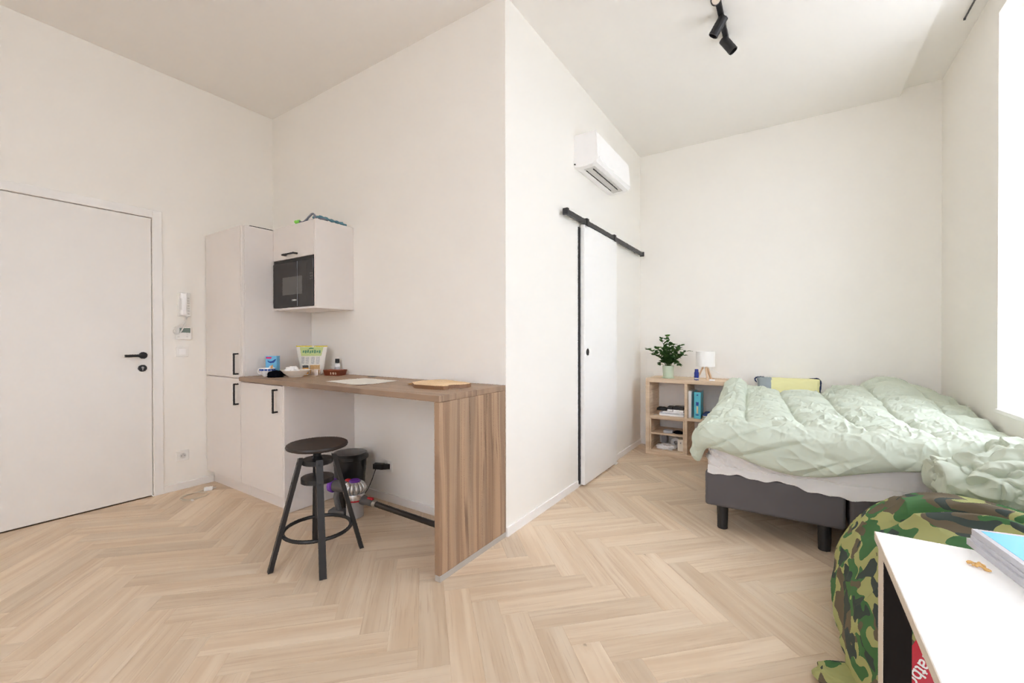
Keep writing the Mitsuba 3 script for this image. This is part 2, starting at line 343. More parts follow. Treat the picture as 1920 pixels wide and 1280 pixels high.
# windows
def window(n, P, w, label):
    """casement window; P maps (along the wall, height, out of the wall) to the room"""
    def bx(a0, a1, z0, z1, t0, t1, c=0.0015):
        p, q = P(a0, z0, t0), P(a1, z1, t1); return box(p[0], q[0], p[1], q[1], p[2], q[2], c)
    f, zt, t0, t1, mid = 0.07, WZ0 + 1.62, 0.21, 0.27, w / 2
    wk = struct(n, [bx(0, f, WZ0, WZ1, t0, t1), bx(w - f, w, WZ0, WZ1, t0, t1), bx(f, w - f, WZ0, WZ0 + f, t0, t1), bx(f, w - f, WZ1 - f, WZ1, t0, t1),
                    bx(f, w - f, zt, zt + f, t0, t1), bx(mid - 0.05, mid + 0.05, WZ0 + f, zt, t0, t1)], 'trim_white', label)
    for (ya, yb, za, zb) in ((f, mid - 0.05, WZ0 + f, zt), (mid + 0.05, w - f, WZ0 + f, zt), (f, w - f, zt + f, WZ1 - f)):
        v = [P(ya, za, 0.24), P(yb, za, 0.24), P(yb, zb, 0.24), P(ya, zb, 0.24)]
        part('pane', trimesh.Trimesh(v, [[0, 1, 2], [0, 2, 3]], process=False), 'glass', wk)
    part('handle', [bx(mid - 0.016, mid + 0.016, 1.42, 1.50, t0 - 0.012, t0), bx(mid - 0.01, mid + 0.01, 1.34, 1.49, t0 - 0.03, t0 - 0.012)], 'white_plastic', wk)
    part('sill', bx(0, w, WZ0 - 0.02, WZ0 + 0.004, -0.012, t0, 0.003), 'trim_white', wk)
for i, (a, b) in enumerate(WINS):
    window(f'window_{i + 1}', lambda u, z, t, a=a: (XE + t, a + u, z), b - a, 'tall white framed window in the right wall')
window('window_3', lambda u, z, t: (REARW[0] + u, YR - t, z), REARW[1] - REARW[0], 'tall white framed window added unseen in the rear wall for its light')
# street outside, seen only through the windows
struct('street_ground', box(-20, 20, -20, 20, -4.6, -4.5, 0), 'street_ground')
# entrance door
dk = struct('door_1', box(XA - 0.042, XA - 0.002, DOOR_Y0, DOOR_Y1, 0.008, DOOR_H, 0.002), 'door_white', 'plain off-white entrance door with black lever handle')
part('frame', [box(XA, XA + 0.014, DOOR_Y1 + 0.004, DF1, 0, DOOR_H + 0.062), box(XA, XA + 0.014, DF0, DOOR_Y0 - 0.004, 0, DOOR_H + 0.062), box(XA, XA + 0.014, DOOR_Y0 - 0.004, DOOR_Y1 + 0.004, DOOR_H + 0.004, DOOR_H + 0.062)], 'trim_white', dk)
part('threshold', box(XA - 0.2, XA, DOOR_Y0 - 0.003, DOOR_Y1 + 0.003, -0.05, -0.001, 0), 'floor_joint', dk)
part('jamb_gap', [box(XA - 0.05, XA - 0.046, DOOR_Y0 - 0.003, DOOR_Y1 + 0.003, 0.0, DOOR_H + 0.003, 0)], 'tan_dark', dk)  # added sheet behind the leaf blocks light leaks, its brown stands for gap shade
hk = part('handle', [cyl((XA - 0.002, 1.134, 1.056), (XA + 0.008, 1.134, 1.056), 0.025), cyl((XA + 0.008, 1.134, 1.056), (XA + 0.05, 1.134, 1.056), 0.0095),
                     cyl((XA + 0.05, 1.143, 1.056), (XA + 0.05, 1.02, 1.056), 0.0095)], 'black_matte', dk, 30, label='black lever handle on a round rose')
lk = part('lock_rose', [cyl((XA - 0.002, 1.13, 0.962), (XA + 0.009, 1.13, 0.962), 0.025)], 'black_matte', dk, 30, label='black round lock rose')
part('keyhole', [cyl((XA + 0.009, 1.13, 0.966), (XA + 0.0105, 1.13, 0.966), 0.008), box(XA + 0.009, XA + 0.0105, 1.127, 1.133, 0.946, 0.966, 0)], 'mid_grey', lk)
# sliding door
SY0, SY1 = 3.125, 3.868
sk = struct('door_2', box(XC + 0.010, XC + 0.046, SY0, SY1, 0.012, 2.075, 0.002), 'slide_white', 'flush white sliding door hung from a black rail')
part('edge_gap', box(XC, XC + 0.008, 3.101, SY0 + 0.02, 0.02, 2.055, 0), 'black_matte', sk, label='black strip standing for the shade along the door edge')  # solid black strip in place of the shadow between leaf and wall
part('finger_pull', [lathe([(0.0, 0.0), (0.020, 0.0), (0.020, 0.0015), (0.024, 0.0025), (0.028, 0.0015), (0.028, 0.0)], n=28)], 'black_matte', sk, 30, label='round black recessed finger pull')
scene[[k for k in scene if k.endswith('finger_pull')][0]]['to_world'] = T4([[0, 0, 1, XC + 0.0462], [0, 1, 0, 3.185], [-1, 0, 0, 1.065], [0, 0, 0, 1]])
part('floor_guide', box(XC + 0.006, XC + 0.05, SY1 - 0.04, SY1 + 0.02, 0.0, 0.011), 'white_plastic', sk)
rk = thing('sliding_rail', 'black steel rail above the white sliding door', 'rail')
part('track', box(XC + 0.028, XC + 0.058, 2.79, 4.70, 2.077, 2.112, 0.003), 'black_paint', rk)
for y in (2.86, 3.27, 3.83, 4.55): part('wall_bracket', cyl((XC, y, 2.098), (XC + 0.03, y, 2.098), 0.009, n=14), 'black_paint', rk, 30)
for y in (2.79, 4.68): part('end_stop', box(XC + 0.022, XC + 0.064, y - 0.004, y + 0.022, 2.072, 2.118, 0.002), 'black_paint', rk)
for y in (3.16, 3.79):
    part('hanger', [box(XC + 0.022, XC + 0.063, y - 0.02, y + 0.02, 2.105, 2.124, 0.002), box(XC + 0.058, XC + 0.064, y - 0.02, y + 0.02, 2.062, 2.12, 0.001)], 'black_matte', rk)

# ---------------------------------------------------------------- kitchenette
KY = 1.537                                   # plane of the fronts
TX0, TX1, BX1 = XA + 0.004, -3.388, -2.822   # tall unit, base unit
def bow_handle(p, axis, L, key, out=(0, -1, 0)):
    """square bar handle: p = centre on the front, axis = direction, L = length"""
    p, a, o = A_(p, float), A_(axis, float), A_(out, float)
    t, st = 0.0055, 0.030
    w = np.cross(a, o)
    def bar(c, h): return hull([c + i * a * h[0] + j * o * h[1] + k * w * h[2] for i in (-1, 1) for j in (-1, 1) for k in (-1, 1)])
    return part('handle', [bar(p + o * st, (L / 2, t * 0.8, t)), bar(p + a * (L / 2 - t) + o * (st / 2), (t, st / 2, t)), bar(p - a * (L / 2 - t) + o * (st / 2), (t, st / 2, t))], 'black_matte', key, label='black bar handle')
tk = thing('tall_cabinet', 'tall pale beige kitchen cabinet with two doors beside the entrance wall', 'cabinet')
part('body', box(TX0, TX1, KY + 0.02, YB - 0.0004, 0.10, 2.02), 'cabinet', tk)
d1 = part('door', box(TX0 + 0.002, TX1 - 0.030, KY, KY + 0.019, 0.887, 2.018, 0.002), 'cabinet', tk)
d2 = part('door', box(TX0 + 0.002, TX1 - 0.030, KY, KY + 0.019, 0.108, 0.879, 0.002), 'cabinet', tk)
part('door_shadow', box(TX1 - 0.028, TX1 - 0.002, KY + 0.004, KY + 0.02, 0.90, 2.018, 0.002), 'cabinet', tk)  # strip in the cabinet colour beside the upper door
bow_handle((TX1 - 0.062, KY, 0.99), (0, 0, 1), 0.16, d1); bow_handle((TX1 - 0.062, KY, 0.765), (0, 0, 1), 0.16, d2)
part('plinth', box(TX0, TX1, KY + 0.055, KY + 0.07, 0.0, 0.10), 'cabinet', tk)
bk = thing('base_cabinet', 'pale beige base cabinet under the left end of the walnut counter', 'cabinet')
part('body', box(TX1 + 0.002, BX1, KY + 0.02, YB - 0.003, 0.10, 0.862), 'cabinet', bk)
d3 = part('door', box(TX1 - 0.024, BX1 - 0.018, KY, KY + 0.019, 0.108, 0.858, 0.002), 'cabinet', bk)
part('end_panel', box(BX1 - 0.016, BX1 + 0.002, KY, YB - 0.0004, 0.004, 0.864, 0.001), 'cabinet', bk)
bow_handle((BX1 - 0.085, KY, 0.755), (0, 0, 1), 0.16, d3)
part('plinth', box(TX1 + 0.002, BX1 - 0.016, KY + 0.055, KY + 0.07, 0.0, 0.10), 'cabinet', bk)
# wall cabinet with the microwave
UX0, UX1, UY, UZ0, UZ1 = TX1 + 0.002, -2.822, 1.765, 1.396, 2.03
uk = thing('wall_cabinet', 'pale beige wall cabinet holding the microwave', 'cabinet')
part('body', [box(UX0, UX1 - 0.018, UY + 0.02, YB - 0.003, 1.765, UZ1), box(UX0, UX0 + 0.016, UY + 0.02, YB - 0.003, UZ0 + 0.016, 1.765), box(UX0, UX1 - 0.018, UY + 0.004, YB - 0.003, UZ0, UZ0 + 0.016), box(UX0 + 0.016, UX1 - 0.018, YB - 0.02, YB - 0.003, UZ0 + 0.016, 1.765)], 'cabinet', uk)
part('end_panel', box(UX1 - 0.017, UX1, UY + 0.001, YB - 0.0004, UZ0, UZ1, 0.001), 'cabinet', uk)
d4 = part('flap_door', box(UX0 + 0.002, UX1 - 0.019, UY, UY + 0.019, 1.778, UZ1 - 0.002, 0.002), 'cabinet', uk)
bow_handle(((UX0 + UX1) / 2 - 0.02, UY, 1.806), (1, 0, 0), 0.16, d4)
mk = thing('microwave', 'black glass built-in microwave under the flap of the wall cabinet', 'microwave')
MX0, MX1, MZ0, MZ1 = UX0 + 0.006, UX1 - 0.020, UZ0 + 0.018, 1.763
part('housing', box(UX0 + 0.02, UX1 - 0.03, UY + 0.016, YB - 0.05, MZ0 + 0.002, 1.755), 'dark_grey', mk)
MS = MX0 + 0.335
part('vent_gap', box(UX0 + 0.004, UX1 - 0.019, UY + 0.004, UY + 0.016, 1.7515, 1.776, 0), 'black_matte', mk, label='black strip standing for the shade in the gap above the door')  # flat black strip stands in for the shade of the open gap
dm = part('door', box(MX0, MS - 0.0006, UY - 0.004, UY + 0.014, MZ0, MZ1 - 0.012, 0.002), 'black_gloss', mk, label='black glass door')
part('window', box(MX0 + 0.135, MS - 0.004, UY - 0.0046, UY - 0.003, MZ0 + 0.092, MZ0 + 0.225, 0), 'oven_window', dm, label='grey viewing window')
part('logo', text_on((MS - 0.072, UY - 0.004, MZ0 + 0.045), (1, 0, 0), (0, 0, 1), (0, -1, 0), 'SIEMENS', 0.0095, 0.0006, True), 'paper_white', dm)
pm = part('control_panel', box(MS + 0.0006, MX1, UY - 0.004, UY + 0.014, MZ0, MZ1 - 0.012, 0.002), 'black_gloss', mk, label='black glass control panel')
part('window_edge', box(MS + 0.001, MS + 0.062, UY - 0.0046, UY - 0.003, MZ0 + 0.092, MZ0 + 0.225, 0), 'oven_window', pm)
part('panel_joint', box(MS + 0.118, MS + 0.120, UY - 0.0045, UY - 0.003, MZ0 + 0.006, MZ1 - 0.02, 0), 'black_matte', pm)
part('touch_marks', [box(MS + 0.165 + 0.018 * i, MS + 0.171 + 0.018 * i, UY - 0.0046, UY - 0.0035, z, z + 0.003, 0) for i in (0, 1) for z in (MZ0 + 0.19, MZ0 + 0.21, MZ0 + 0.23)], 'mid_grey', pm)
# counter
CZ0, CZ1 = 0.867, 0.898
CX0, CX1, CY = -3.388, XC - 0.001, 1.513
ck = thing('counter', 'dark walnut counter with a walnut side panel standing on the floor', 'counter')
part('worktop', box(CX0 + 0.0005, CX1, CY, YB - 0.002, CZ0, CZ1, 0.0015), 'walnut_top', ck)
part('side_panel', box(CX1 - 0.034, CX1, CY, YB - 0.002, 0.030, CZ0 - 0.001, 0.0015), 'walnut_upright', ck)
part('foot_strip', box(CX1 - 0.033, CX1 + 0.001, CY + 0.001, YB - 0.002, 0.0, 0.030, 0.001), 'skirting_grey', ck, label='grey strip along the foot of the panel')
part('cable_cap', cyl((-2.547, 2.035, CZ1 - 0.004), (-2.547, 2.035, CZ1 + 0.002), 0.032, 0.030, 28), 'dark_grey', ck, 30)

# ---------------------------------------------------------------- on the counter
Z = CZ1
u_r = A_([0.8366, 0.5478, 0]); u_t = A_([0.5478, -0.8366, 0])     # facing the middle of the room
def facing(c, z=Z):    # transform: local x -> right as seen from the room, local -y -> towards the room
    m = np.eye(4); m[:3, 0] = u_r; m[:3, 1] = -u_t; m[:3, 3] = (c[0], c[1], z); return m
def put(m, c, z=Z): m = cat(m).copy(); m.apply_transform(facing(c, z)); return m
c0 = (-3.285, 1.705)
k = thing('detergent_box', 'small light blue carton with a pink corner standing behind the cup', 'box')
part('carton', put(box(-0.042, 0.042, -0.022, 0.022, 0, 0.148, 0.001), c0), 'carton_blue', k)
part('pink_flash', put(prism([(-0.037, 0.128), (0.0, 0.128), (0.006, 0.142), (-0.037, 0.142)], 0, 0.0006).apply_transform(A_([[1, 0, 0, 0], [0, 0, -1, -0.022], [0, 1, 0, 0], [0, 0, 0, 1.0]])), c0), 'pink', k)
sw = [(-0.03, 0.118), (-0.012, 0.108), (0.012, 0.112), (0.034, 0.128), (0.036, 0.118), (0.022, 0.1), (0.0, 0.094), (-0.02, 0.1)]
flat = A_([[1, 0, 0, 0], [0, 0, -1, -0.022], [0, 1, 0, 0], [0, 0, 0, 1.0]])
part('swoosh', put(prism(sw, 0, 0.0006).apply_transform(flat), c0), 'deep_blue', k)
part('pale_bubble', put(prism(Polygon([(0.018 * math.cos(t), 0.06 + 0.018 * math.sin(t)) for t in np.linspace(0, 6.28, 20)[:-1]]), 0, 0.0005).apply_transform(flat), c0), 'paper_white', k)
c0 = (-3.235, 1.640)
k = thing('cup', 'small white cup with a blue patterned band at the left end of the counter', 'cup')
part('bowl', lathe([(0, 0.003), (0.026, 0.0), (0.029, 0.004), (0.046, 0.03), (0.052, 0.062), (0.0505, 0.0625), (0.044, 0.032), (0.026, 0.008), (0, 0.007)], (c0[0], c0[1], Z)), 'unit_white', k, 40)
part('band', [move(box(-0.009, 0.009, -0.0009, 0.0009, 0.044, 0.057, 0), (c0[0] + 0.0508 * math.sin(t), c0[1] - 0.0508 * math.cos(t), Z), math.degrees(t)) for t in np.arange(0, 6.28, 0.45)], 'deep_blue', k)
part('handle', put(tube(spline([(-0.045, 0, 0.05), (-0.066, 0, 0.052), (-0.070, 0, 0.034), (-0.058, 0, 0.02), (-0.04, 0, 0.022)], 16), 0.005), c0), 'unit_white', k, True)
single('pencil_sliver', put([tube([(0.036, -0.02, 0.028), (0.052, -0.024, 0.088)], 0.0028, 6), tube([(0.028, -0.015, 0.03), (0.040, -0.02, 0.082)], 0.0025, 6)], c0), 'orange', 'orange and yellow sticks standing in the white cup', 'sticks')
def blob(c, sc, seed, amp, freq, sub=4, flatten=True):
    m = trimesh.creation.icosphere(sub, 1.0); v = m.vertices.copy()
    d = meshkit.fbm(v * freq + seed * 3.3, 4, seed) - 0.5; r = 1 - np.abs(2 * meshkit.noise(v * freq * 1.7 + seed) - 1)
    v = v * (1 + amp * (d * 1.4 + 0.5 * (r - 0.5)))[:, None]
    v *= sc
    if flatten: v[:, 2] = np.maximum(v[:, 2], -0.45 * sc[2])
    v[:, 2] -= v[:, 2].min(); m.vertices = v + A_(c); return m
single('oven_mitt', put(blob((0.0, 0, 0), (0.052, 0.042, 0.032), 3, 0.55, 1.6), (-3.132, 1.642)), 'black_cloth', 'black crumpled cloth between the white cup and the cream bowl', 'cloth', True)
single('pan', [lathe([(0, 0), (0.048, 0), (0.060, 0.024), (0.058, 0.025), (0.046, 0.003), (0, 0.003)], (-3.225, 1.80, Z)), tube([(-3.175, 1.785, Z + 0.021), (-3.115, 1.765, Z + 0.03)], 0.006)], 'black_matte', 'small black pan lying behind the black cloth', 'pan', 30)
bc = (-3.020, 1.732)
k = thing('cream_bowl', 'shallow cream bowl on the walnut counter', 'bowl')
part('bowl', lathe([(0, 0.002), (0.045, 0.0), (0.047, 0.004), (0.075, 0.026), (0.098, 0.050), (0.0965, 0.0515), (0.072, 0.03), (0.044, 0.009), (0, 0.007)], (bc[0], bc[1], Z), 48), 'cream_glaze', k, 40)
single('crumpled_tissue', put(blob((-0.022, 0.0, 0.02), (0.044, 0.036, 0.036), 9, 0.75, 2.0), bc), 'paper_white', 'white crumpled tissue lying in the cream bowl', 'tissue', 20)
k = single('spice_tin', put(box(-0.024, 0.024, -0.024, 0.024, 0, 0.062, 0.003), (-3.215, 1.965)), 'dark_grey', 'dark grey tin standing at the cabinet side', 'tin', 30)
# food pouch
def pouch(w0, w1, h, bulge):
    n, m = 18, 14; V, F = [], []
    for s in (1, -1):
        for j in range(m + 1):
            t = j / m; w = w0 + (w1 - w0) * t
            for i in range(n + 1):
                a = i / n * 2 - 1
                d = bulge * (1 - a * a) ** 0.7 * (1 - t ** 2.2) * (0.6 + 0.4 * (1 - t)) + 0.002
                d += 0.0018 * math.sin(9 * a + 7 * t) * (1 - abs(a))
                V.append((a * w / 2, -s * d, t * h))
    q = (n + 1) * (m + 1)
    for s in (0, 1):
        for j in range(m):
            for i in range(n):
                p = s * q + j * (n + 1) + i; a, b, c, d = p, p + 1, p + n + 2, p + n + 1
                F += [[a, b, c], [a, c, d]] if s == 0 else [[a, c, b], [a, d, c]]
    for j in range(m):
        for e in (0, n):
            a, b = j * (n + 1) + e, (j + 1) * (n + 1) + e
            f = [[a, b, q + b], [a, q + b, q + a]]
            F += f if e == 0 else [x[::-1] for x in f]
    for i in range(n):
        F += [[i + 1, i, q + i], [i + 1, q + i, q + i + 1]]
        a = m * (n + 1) + i; F += [[a, a + 1, q + a + 1], [a, q + a + 1, q + a]]
    return trimesh.Trimesh(V, F, process=False)
pc = (-3.13, 1.925); PB = 0.030
def pf(x, z, lift=0.0012, w0=0.17, w1=0.245, h=0.222):
    t = z / h; w = w0 + (w1 - w0) * t; a = max(-1, min(1, 2 * x / w))
    return (x, -(PB * (1 - a * a) ** 0.7 * (1 - t ** 2.2) * (0.6 + 0.4 * (1 - t)) + 0.0022) - lift, z)
def on_pouch(x0, x1, z0, z1, nx=8, nz=4, lift=0.0014, wide=None):
    V, F = [], []
    for j in range(nz + 1):
        for i in range(nx + 1):
            z = z0 + (z1 - z0) * j / nz; f = (wide or 1.0) ** (j / nz)
            V.append(pf((x0 + (x1 - x0) * i / nx) * f, z, lift))
    for j in range(nz):
        for i in range(nx):
            p = j * (nx + 1) + i; F += [[p, p + 1, p + nx + 2], [p, p + nx + 2, p + nx + 1]]
    V = A_(V); q = len(V); V = np.vstack([V, V + [0, 0.0012, 0]]); F = F + [[q + a, q + c, q + b] for a, b, c in F]
    return trimesh.Trimesh(V, F, process=False)
k = thing('food_pouch', 'white stand-up food pouch with a green label in the corner of the counter', 'pouch')
part('bag', put(pouch(0.17, 0.245, 0.222, PB), pc), 'pouch_white', k, True)
part('top_seal', put(box(-0.122, 0.122, -0.0035, 0.0035, 0.216, 0.224, 0.001), pc), 'yellow', k)
part('green_label', put(on_pouch(-0.078, 0.078, 0.145, 0.214, wide=1.18), pc), 'pouch_green', k, label='green printed label')
part('crest', put(on_pouch(-0.022, 0.022, 0.198, 0.208, lift=0.0022, wide=0.6), pc), 'pouch_dark', k)
part('label_script', put([on_pouch(-0.066 + 0.018 * i, -0.054 + 0.018 * i, 0.170 - 0.004 * (i % 2), 0.186 + 0.003 * (i % 3), 2, 2, 0.0022) for i in range(8)], pc), 'pouch_dark', k)
part('text_blocks', put([on_pouch(x, x + 0.026, z, z + 0.004, 2, 1, 0.002) for x in (-0.075, -0.038, 0.004, 0.042) for z in np.arange(0.085, 0.135, 0.008)], pc), 'print_grey', k)
part('pasta_window', put(on_pouch(-0.002, 0.070, 0.004, 0.075), pc), 'tan', k, label='window showing the tan pasta')
part('pasta_sticks', put([on_pouch(0.002 + 0.011 * i, 0.006 + 0.011 * i, 0.008, 0.070, 2, 3, 0.0026) for i in range(6)], pc), 'tan_dark', k)
k = thing('orange_jar', 'small orange jar in front of the white pouch', 'jar')
part('jar', put(lathe([(0, 0), (0.019, 0), (0.021, 0.003), (0.021, 0.054), (0.019, 0.058), (0, 0.058)], n=20), (-3.085, 1.845)), 'orange', k, 30)
part('lid', put(lathe([(0, 0.058), (0.020, 0.058), (0.020, 0.076), (0, 0.076)], n=20), (-3.085, 1.845)), 'dark_grey', k, 30, label='dark lid')
part('label_band', put(lathe([(0.0214, 0.004), (0.0214, 0.010), (0.0205, 0.010), (0.0205, 0.004)], n=20), (-3.085, 1.845)), 'paper_white', k, 30)
k = single('glass_tumbler', lathe([(0, 0.003), (0.028, 0.003), (0.031, 0.0), (0.036, 0.052), (0.0345, 0.052), (0.029, 0.006), (0, 0.006)], (-2.955, 1.85, Z), 28), 'glass', 'clear low glass between the cream bowl and the brown box', 'glass', 30)
k = thing('spray_bottle', 'small white bottle with a black cap right of the food pouch', 'bottle')
wb = (-2.965, 2.035)
part('bottle', lathe([(0, 0), (0.018, 0), (0.020, 0.003), (0.020, 0.078), (0.010, 0.090), (0, 0.090)], (wb[0], wb[1], Z), 20), 'unit_white', k, 30)
part('cap', lathe([(0, 0.088), (0.0165, 0.088), (0.0165, 0.118), (0.013, 0.122), (0, 0.122)], (wb[0], wb[1], Z), 20), 'black_matte', k, 30)
part('label_band', lathe([(0.0204, 0.018), (0.0204, 0.058), (0.0195, 0.058), (0.0195, 0.018)], (wb[0], wb[1], Z), 20), 'soft_grey', k, 30)
single('yellow_packet', put(box(-0.028, 0.028, -0.012, 0.012, 0, 0.09, 0.004), (-3.262, 1.965)), 'yellow', 'yellow packet half hidden behind the white pouch', 'packet')
xc = (-2.905, 1.975)
k = thing('brown_box', 'flat brown cardboard box with a pale emblem on its front', 'box')
def rot_put(m, a, c): m = move(m, rz=a); return put(m, c)
part('tray', rot_put(hull([(sx * (0.062 + e), sy * (0.040 + e), z) for sx in (-1, 1) for sy in (-1, 1) for e, z in ((0, 0), (0.008, 0.038))]), -14, xc), 'box_side', k)
part('lid', rot_put(box(-0.071, 0.071, -0.049, 0.049, 0.0385, 0.042, 0.001), -14, xc), 'box_brown', k)
em = [(0.010 * math.cos(t), 0.010 * math.sin(t)) for t in np.linspace(0, 6.28, 15)[:-1]]
part('emblem', rot_put([frame_mesh((dx, -0.0438, 0.017), (1, 0, 0), (0, -0.2, 0.98), (0, -0.98, -0.2), [(x * s, y) for x, y in em], 0.0012) for dx, s in ((0.016, 0.8), (-0.006, 0.5), (0.036, 0.5))], -14, xc), 'gold', k, label='pale printed emblem')
pq = A_([(-2.533, 1.650), (-2.124, 1.607), (-2.151, 1.929), (-2.507, 1.932)])
def paper_sheet(q, z, n=12, curl=0.004):
    V, F = [], []
    for j in range(n + 1):
        for i in range(n + 1):
            a, b = i / n, j / n
            p = (1 - a) * (1 - b) * q[0] + a * (1 - b) * q[1] + a * b * q[2] + (1 - a) * b * q[3]
            h = 0.0006 + curl * max(0, (a - 0.75) * 4) ** 2 * max(0, (0.35 - b) * 2.8) + 0.0008 * math.sin(5 * a + 3 * b) ** 2
            V.append((p[0], p[1], z + h))
    for j in range(n):
        for i in range(n):
            p = j * (n + 1) + i; F += [[p, p + 1, p + n + 2], [p, p + n + 2, p + n + 1]]
    V = A_(V); k = len(V); V = np.vstack([V, V - [0, 0, 0.0005]]); F = F + [[k + a, k + c, k + b] for a, b, c in F]
    return trimesh.Trimesh(V, F, process=False)
single('paper_sheet', paper_sheet(pq, Z), 'paper', 'large cream paper sheet lying flat on the walnut counter', 'paper', True)
cbp = [(-1.868, 1.775), (-1.760, 1.690), (-1.620, 1.695), (-1.560, 1.710), (-1.548, 1.735), (-1.575, 1.765), (-1.565, 1.80), (-1.535, 1.815), (-1.522, 1.86), (-1.535, 1.915), (-1.60, 1.945), (-1.80, 2.0), (-1.848, 1.985), (-1.885, 1.87)]
cb = Polygon(cbp).buffer(0.008).buffer(-0.008)
k = thing('cutting_board', 'wooden cutting board with a dark live edge at the panel end of the counter', 'cutting board')
part('board', prism(cb.simplify(0.001), Z + 0.0005, Z + 0.020), 'board_wood', k)
part('cord_loop', tube(spline([(-1.872, 1.80, Z + 0.008), (-1.905, 1.785, Z + 0.006), (-1.915, 1.81, Z + 0.005), (-1.88, 1.83, Z + 0.009)], 14), 0.004), 'tan_dark', k, True)
# on top of the cabinets
zt = UZ1
k = thing('hose_bundle', 'loosely coiled grey and teal cord with a lime tip on the wall cabinet', 'cord')
part('cord', tube(spline([(-3.03, 1.772, zt + 0.011), (-2.97, 1.785, zt + 0.012), (-2.93, 1.80, zt + 0.05), (-2.90, 1.80, zt + 0.052), (-2.87, 1.795, zt + 0.020), (-2.92, 1.805, zt + 0.010), (-2.99, 1.80, zt + 0.010), (-2.94, 1.83, zt + 0.012), (-2.86, 1.83, zt + 0.018), (-2.85, 1.88, zt + 0.016)], 70), 0.0075), 'cord_grey', k, True)
part('sleeve', tube(spline([(-2.90, 1.80, zt + 0.022), (-2.86, 1.83, zt + 0.030), (-2.845, 1.90, zt + 0.020), (-2.84, 1.98, zt + 0.016), (-2.85, 2.03, zt + 0.010)], 40), [0.010 + 0.003 * math.sin(i) for i in range(40)]), 'cord_teal', k, True)
part('tip', cyl((-3.075, 1.768, zt + 0.012), (-3.028, 1.772, zt + 0.012), 0.012, 0.010), 'lime', k, 30, label='lime green tip')
single('flat_folder', prism([(-3.415, 1.60), (-3.392, 1.60), (-3.392, 2.02), (-3.50, 2.02)], 2.0202, 2.027), 'dark_grey', 'thin dark folder lying on top of the tall cabinet', 'folder')

# ---------------------------------------------------------------- on the entrance wall
x = XA
def oY(y, z): return (x, y, z)
k = thing('intercom', 'white wall intercom with a handset above the thermostat', 'intercom')
part('base', rbox(x, x + 0.030, 1.345, 1.425, 1.352, 1.540, 0.006), 'white_plastic', k, 40)
part('handset', [rbox(x + 0.028, x + 0.062, 1.350, 1.392, 1.360, 1.405, 0.010), rbox(x + 0.028, x + 0.062, 1.350, 1.392, 1.485, 1.534, 0.010), rbox(x + 0.042, x + 0.064, 1.354, 1.388, 1.365, 1.530, 0.009)], 'unit_white', k, 40)
for i in range(7): part('button', box(x + 0.029, x + 0.033, 1.402, 1.416, 1.37 + 0.02 * i, 1.382 + 0.02 * i, 0.001), 'unit_grey', k)
coil = []
cp = spline([(x + 0.035, 1.39, 1.352), (x + 0.032, 1.375, 1.30), (x + 0.034, 1.335, 1.27), (x + 0.034, 1.312, 1.235), (x + 0.034, 1.335, 1.215), (x + 0.034, 1.362, 1.245), (x + 0.034, 1.385, 1.30), (x + 0.02, 1.40, 1.352)], 260)
for i, p in enumerate(cp): coil.append(p + A_([0.008 * math.cos(i * 0.9), 0.008 * math.sin(i * 0.9) * 0.7, 0.008 * math.sin(i * 0.9) * 0.7]))
part('coiled_cord', tube(coil, 0.003, 5), 'white_plastic', k, True)
k = thing('thermostat', 'white thermostat with a grey green screen under the intercom', 'thermostat')
part('case', rbox(x, x + 0.022, 1.327, 1.434, 1.172, 1.272, 0.004), 'white_plastic', k, 40)
part('screen', box(x + 0.021, x + 0.0228, 1.352, 1.424, 1.226, 1.262, 0), 'lcd', k)
for i in (0, 2):
    part('button', box(x + 0.021, x + 0.0235, 1.34 + 0.028 * i, 1.352 + 0.028 * i, 1.19, 1.196, 0), 'unit_grey', k)
    part('button', box(x + 0.021, x + 0.0235, 1.34 + 0.028 * i, 1.352 + 0.028 * i, 1.21, 1.214, 0), 'unit_grey', k)
def plate(name, o, uy, un, label, cat_, socket):
    """square wall plate centred on o; uy = along the wall, un = out of the wall"""
    k = thing(name, label, cat_); o, uy, un = A_(o, float), A_(uy, float), A_(un, float); h = 0.040
    def b(a0, a1, z0, z1, t0, t1, c=0.001): return hull([o + uy * a + A_([0, 0, 1]) * z + un * t for a in (a0, a1) for z in (z0, z1) for t in (t0, t1)])
    part('plate', hull([o + uy * a * (h - e) + A_([0, 0, 1]) * z * (h - e) + un * t for a in (-1, 1) for z in (-1, 1) for e, t in ((0, 0), (0, 0.005), (0.002, 0.008))]), 'white_plastic', k)
    if socket:
        part('insert', cyl(o + un * 0.008, o + un * 0.0095, 0.026, n=28), 'white_plastic', k, 30)
        part('recess', cyl(o + un * 0.0094, o + un * 0.0100, 0.0205, n=28), 'unit_grey', k, 30)
        part('pin', [cyl(o + A_([0, 0, 0.011]) + un * 0.009, o + A_([0, 0, 0.011]) + un * 0.018, 0.0026, n=10)], 'steel', k)
        part('contact_hole', [cyl(o + uy * s * 0.0095 + un * 0.0098, o + uy * s * 0.0095 + un * 0.0104, 0.003, n=10) for s in (-1, 1)], 'black_matte', k)
    else:
        part('rocker', hull([o + uy * a * 0.022 + A_([0, 0, 1]) * z * 0.022 + un * (0.009 + (0.003 if z > 0 else 0)) for a in (-1, 1) for z in (-1, 1)] + [o + uy * a * 0.022 + A_([0, 0, 1]) * z * 0.022 + un * 0.006 for a in (-1, 1) for z in (-1, 1)]), 'unit_white', k)
    return k
plate('light_switch', (XA, 1.374, 1.077), (0, 1, 0), (1, 0, 0), 'white light switch under the thermostat', 'light switch', False)
plate('wall_socket', (XA, 1.374, 0.262), (0, 1, 0), (1, 0, 0), 'white socket low on the entrance wall', 'socket', True)
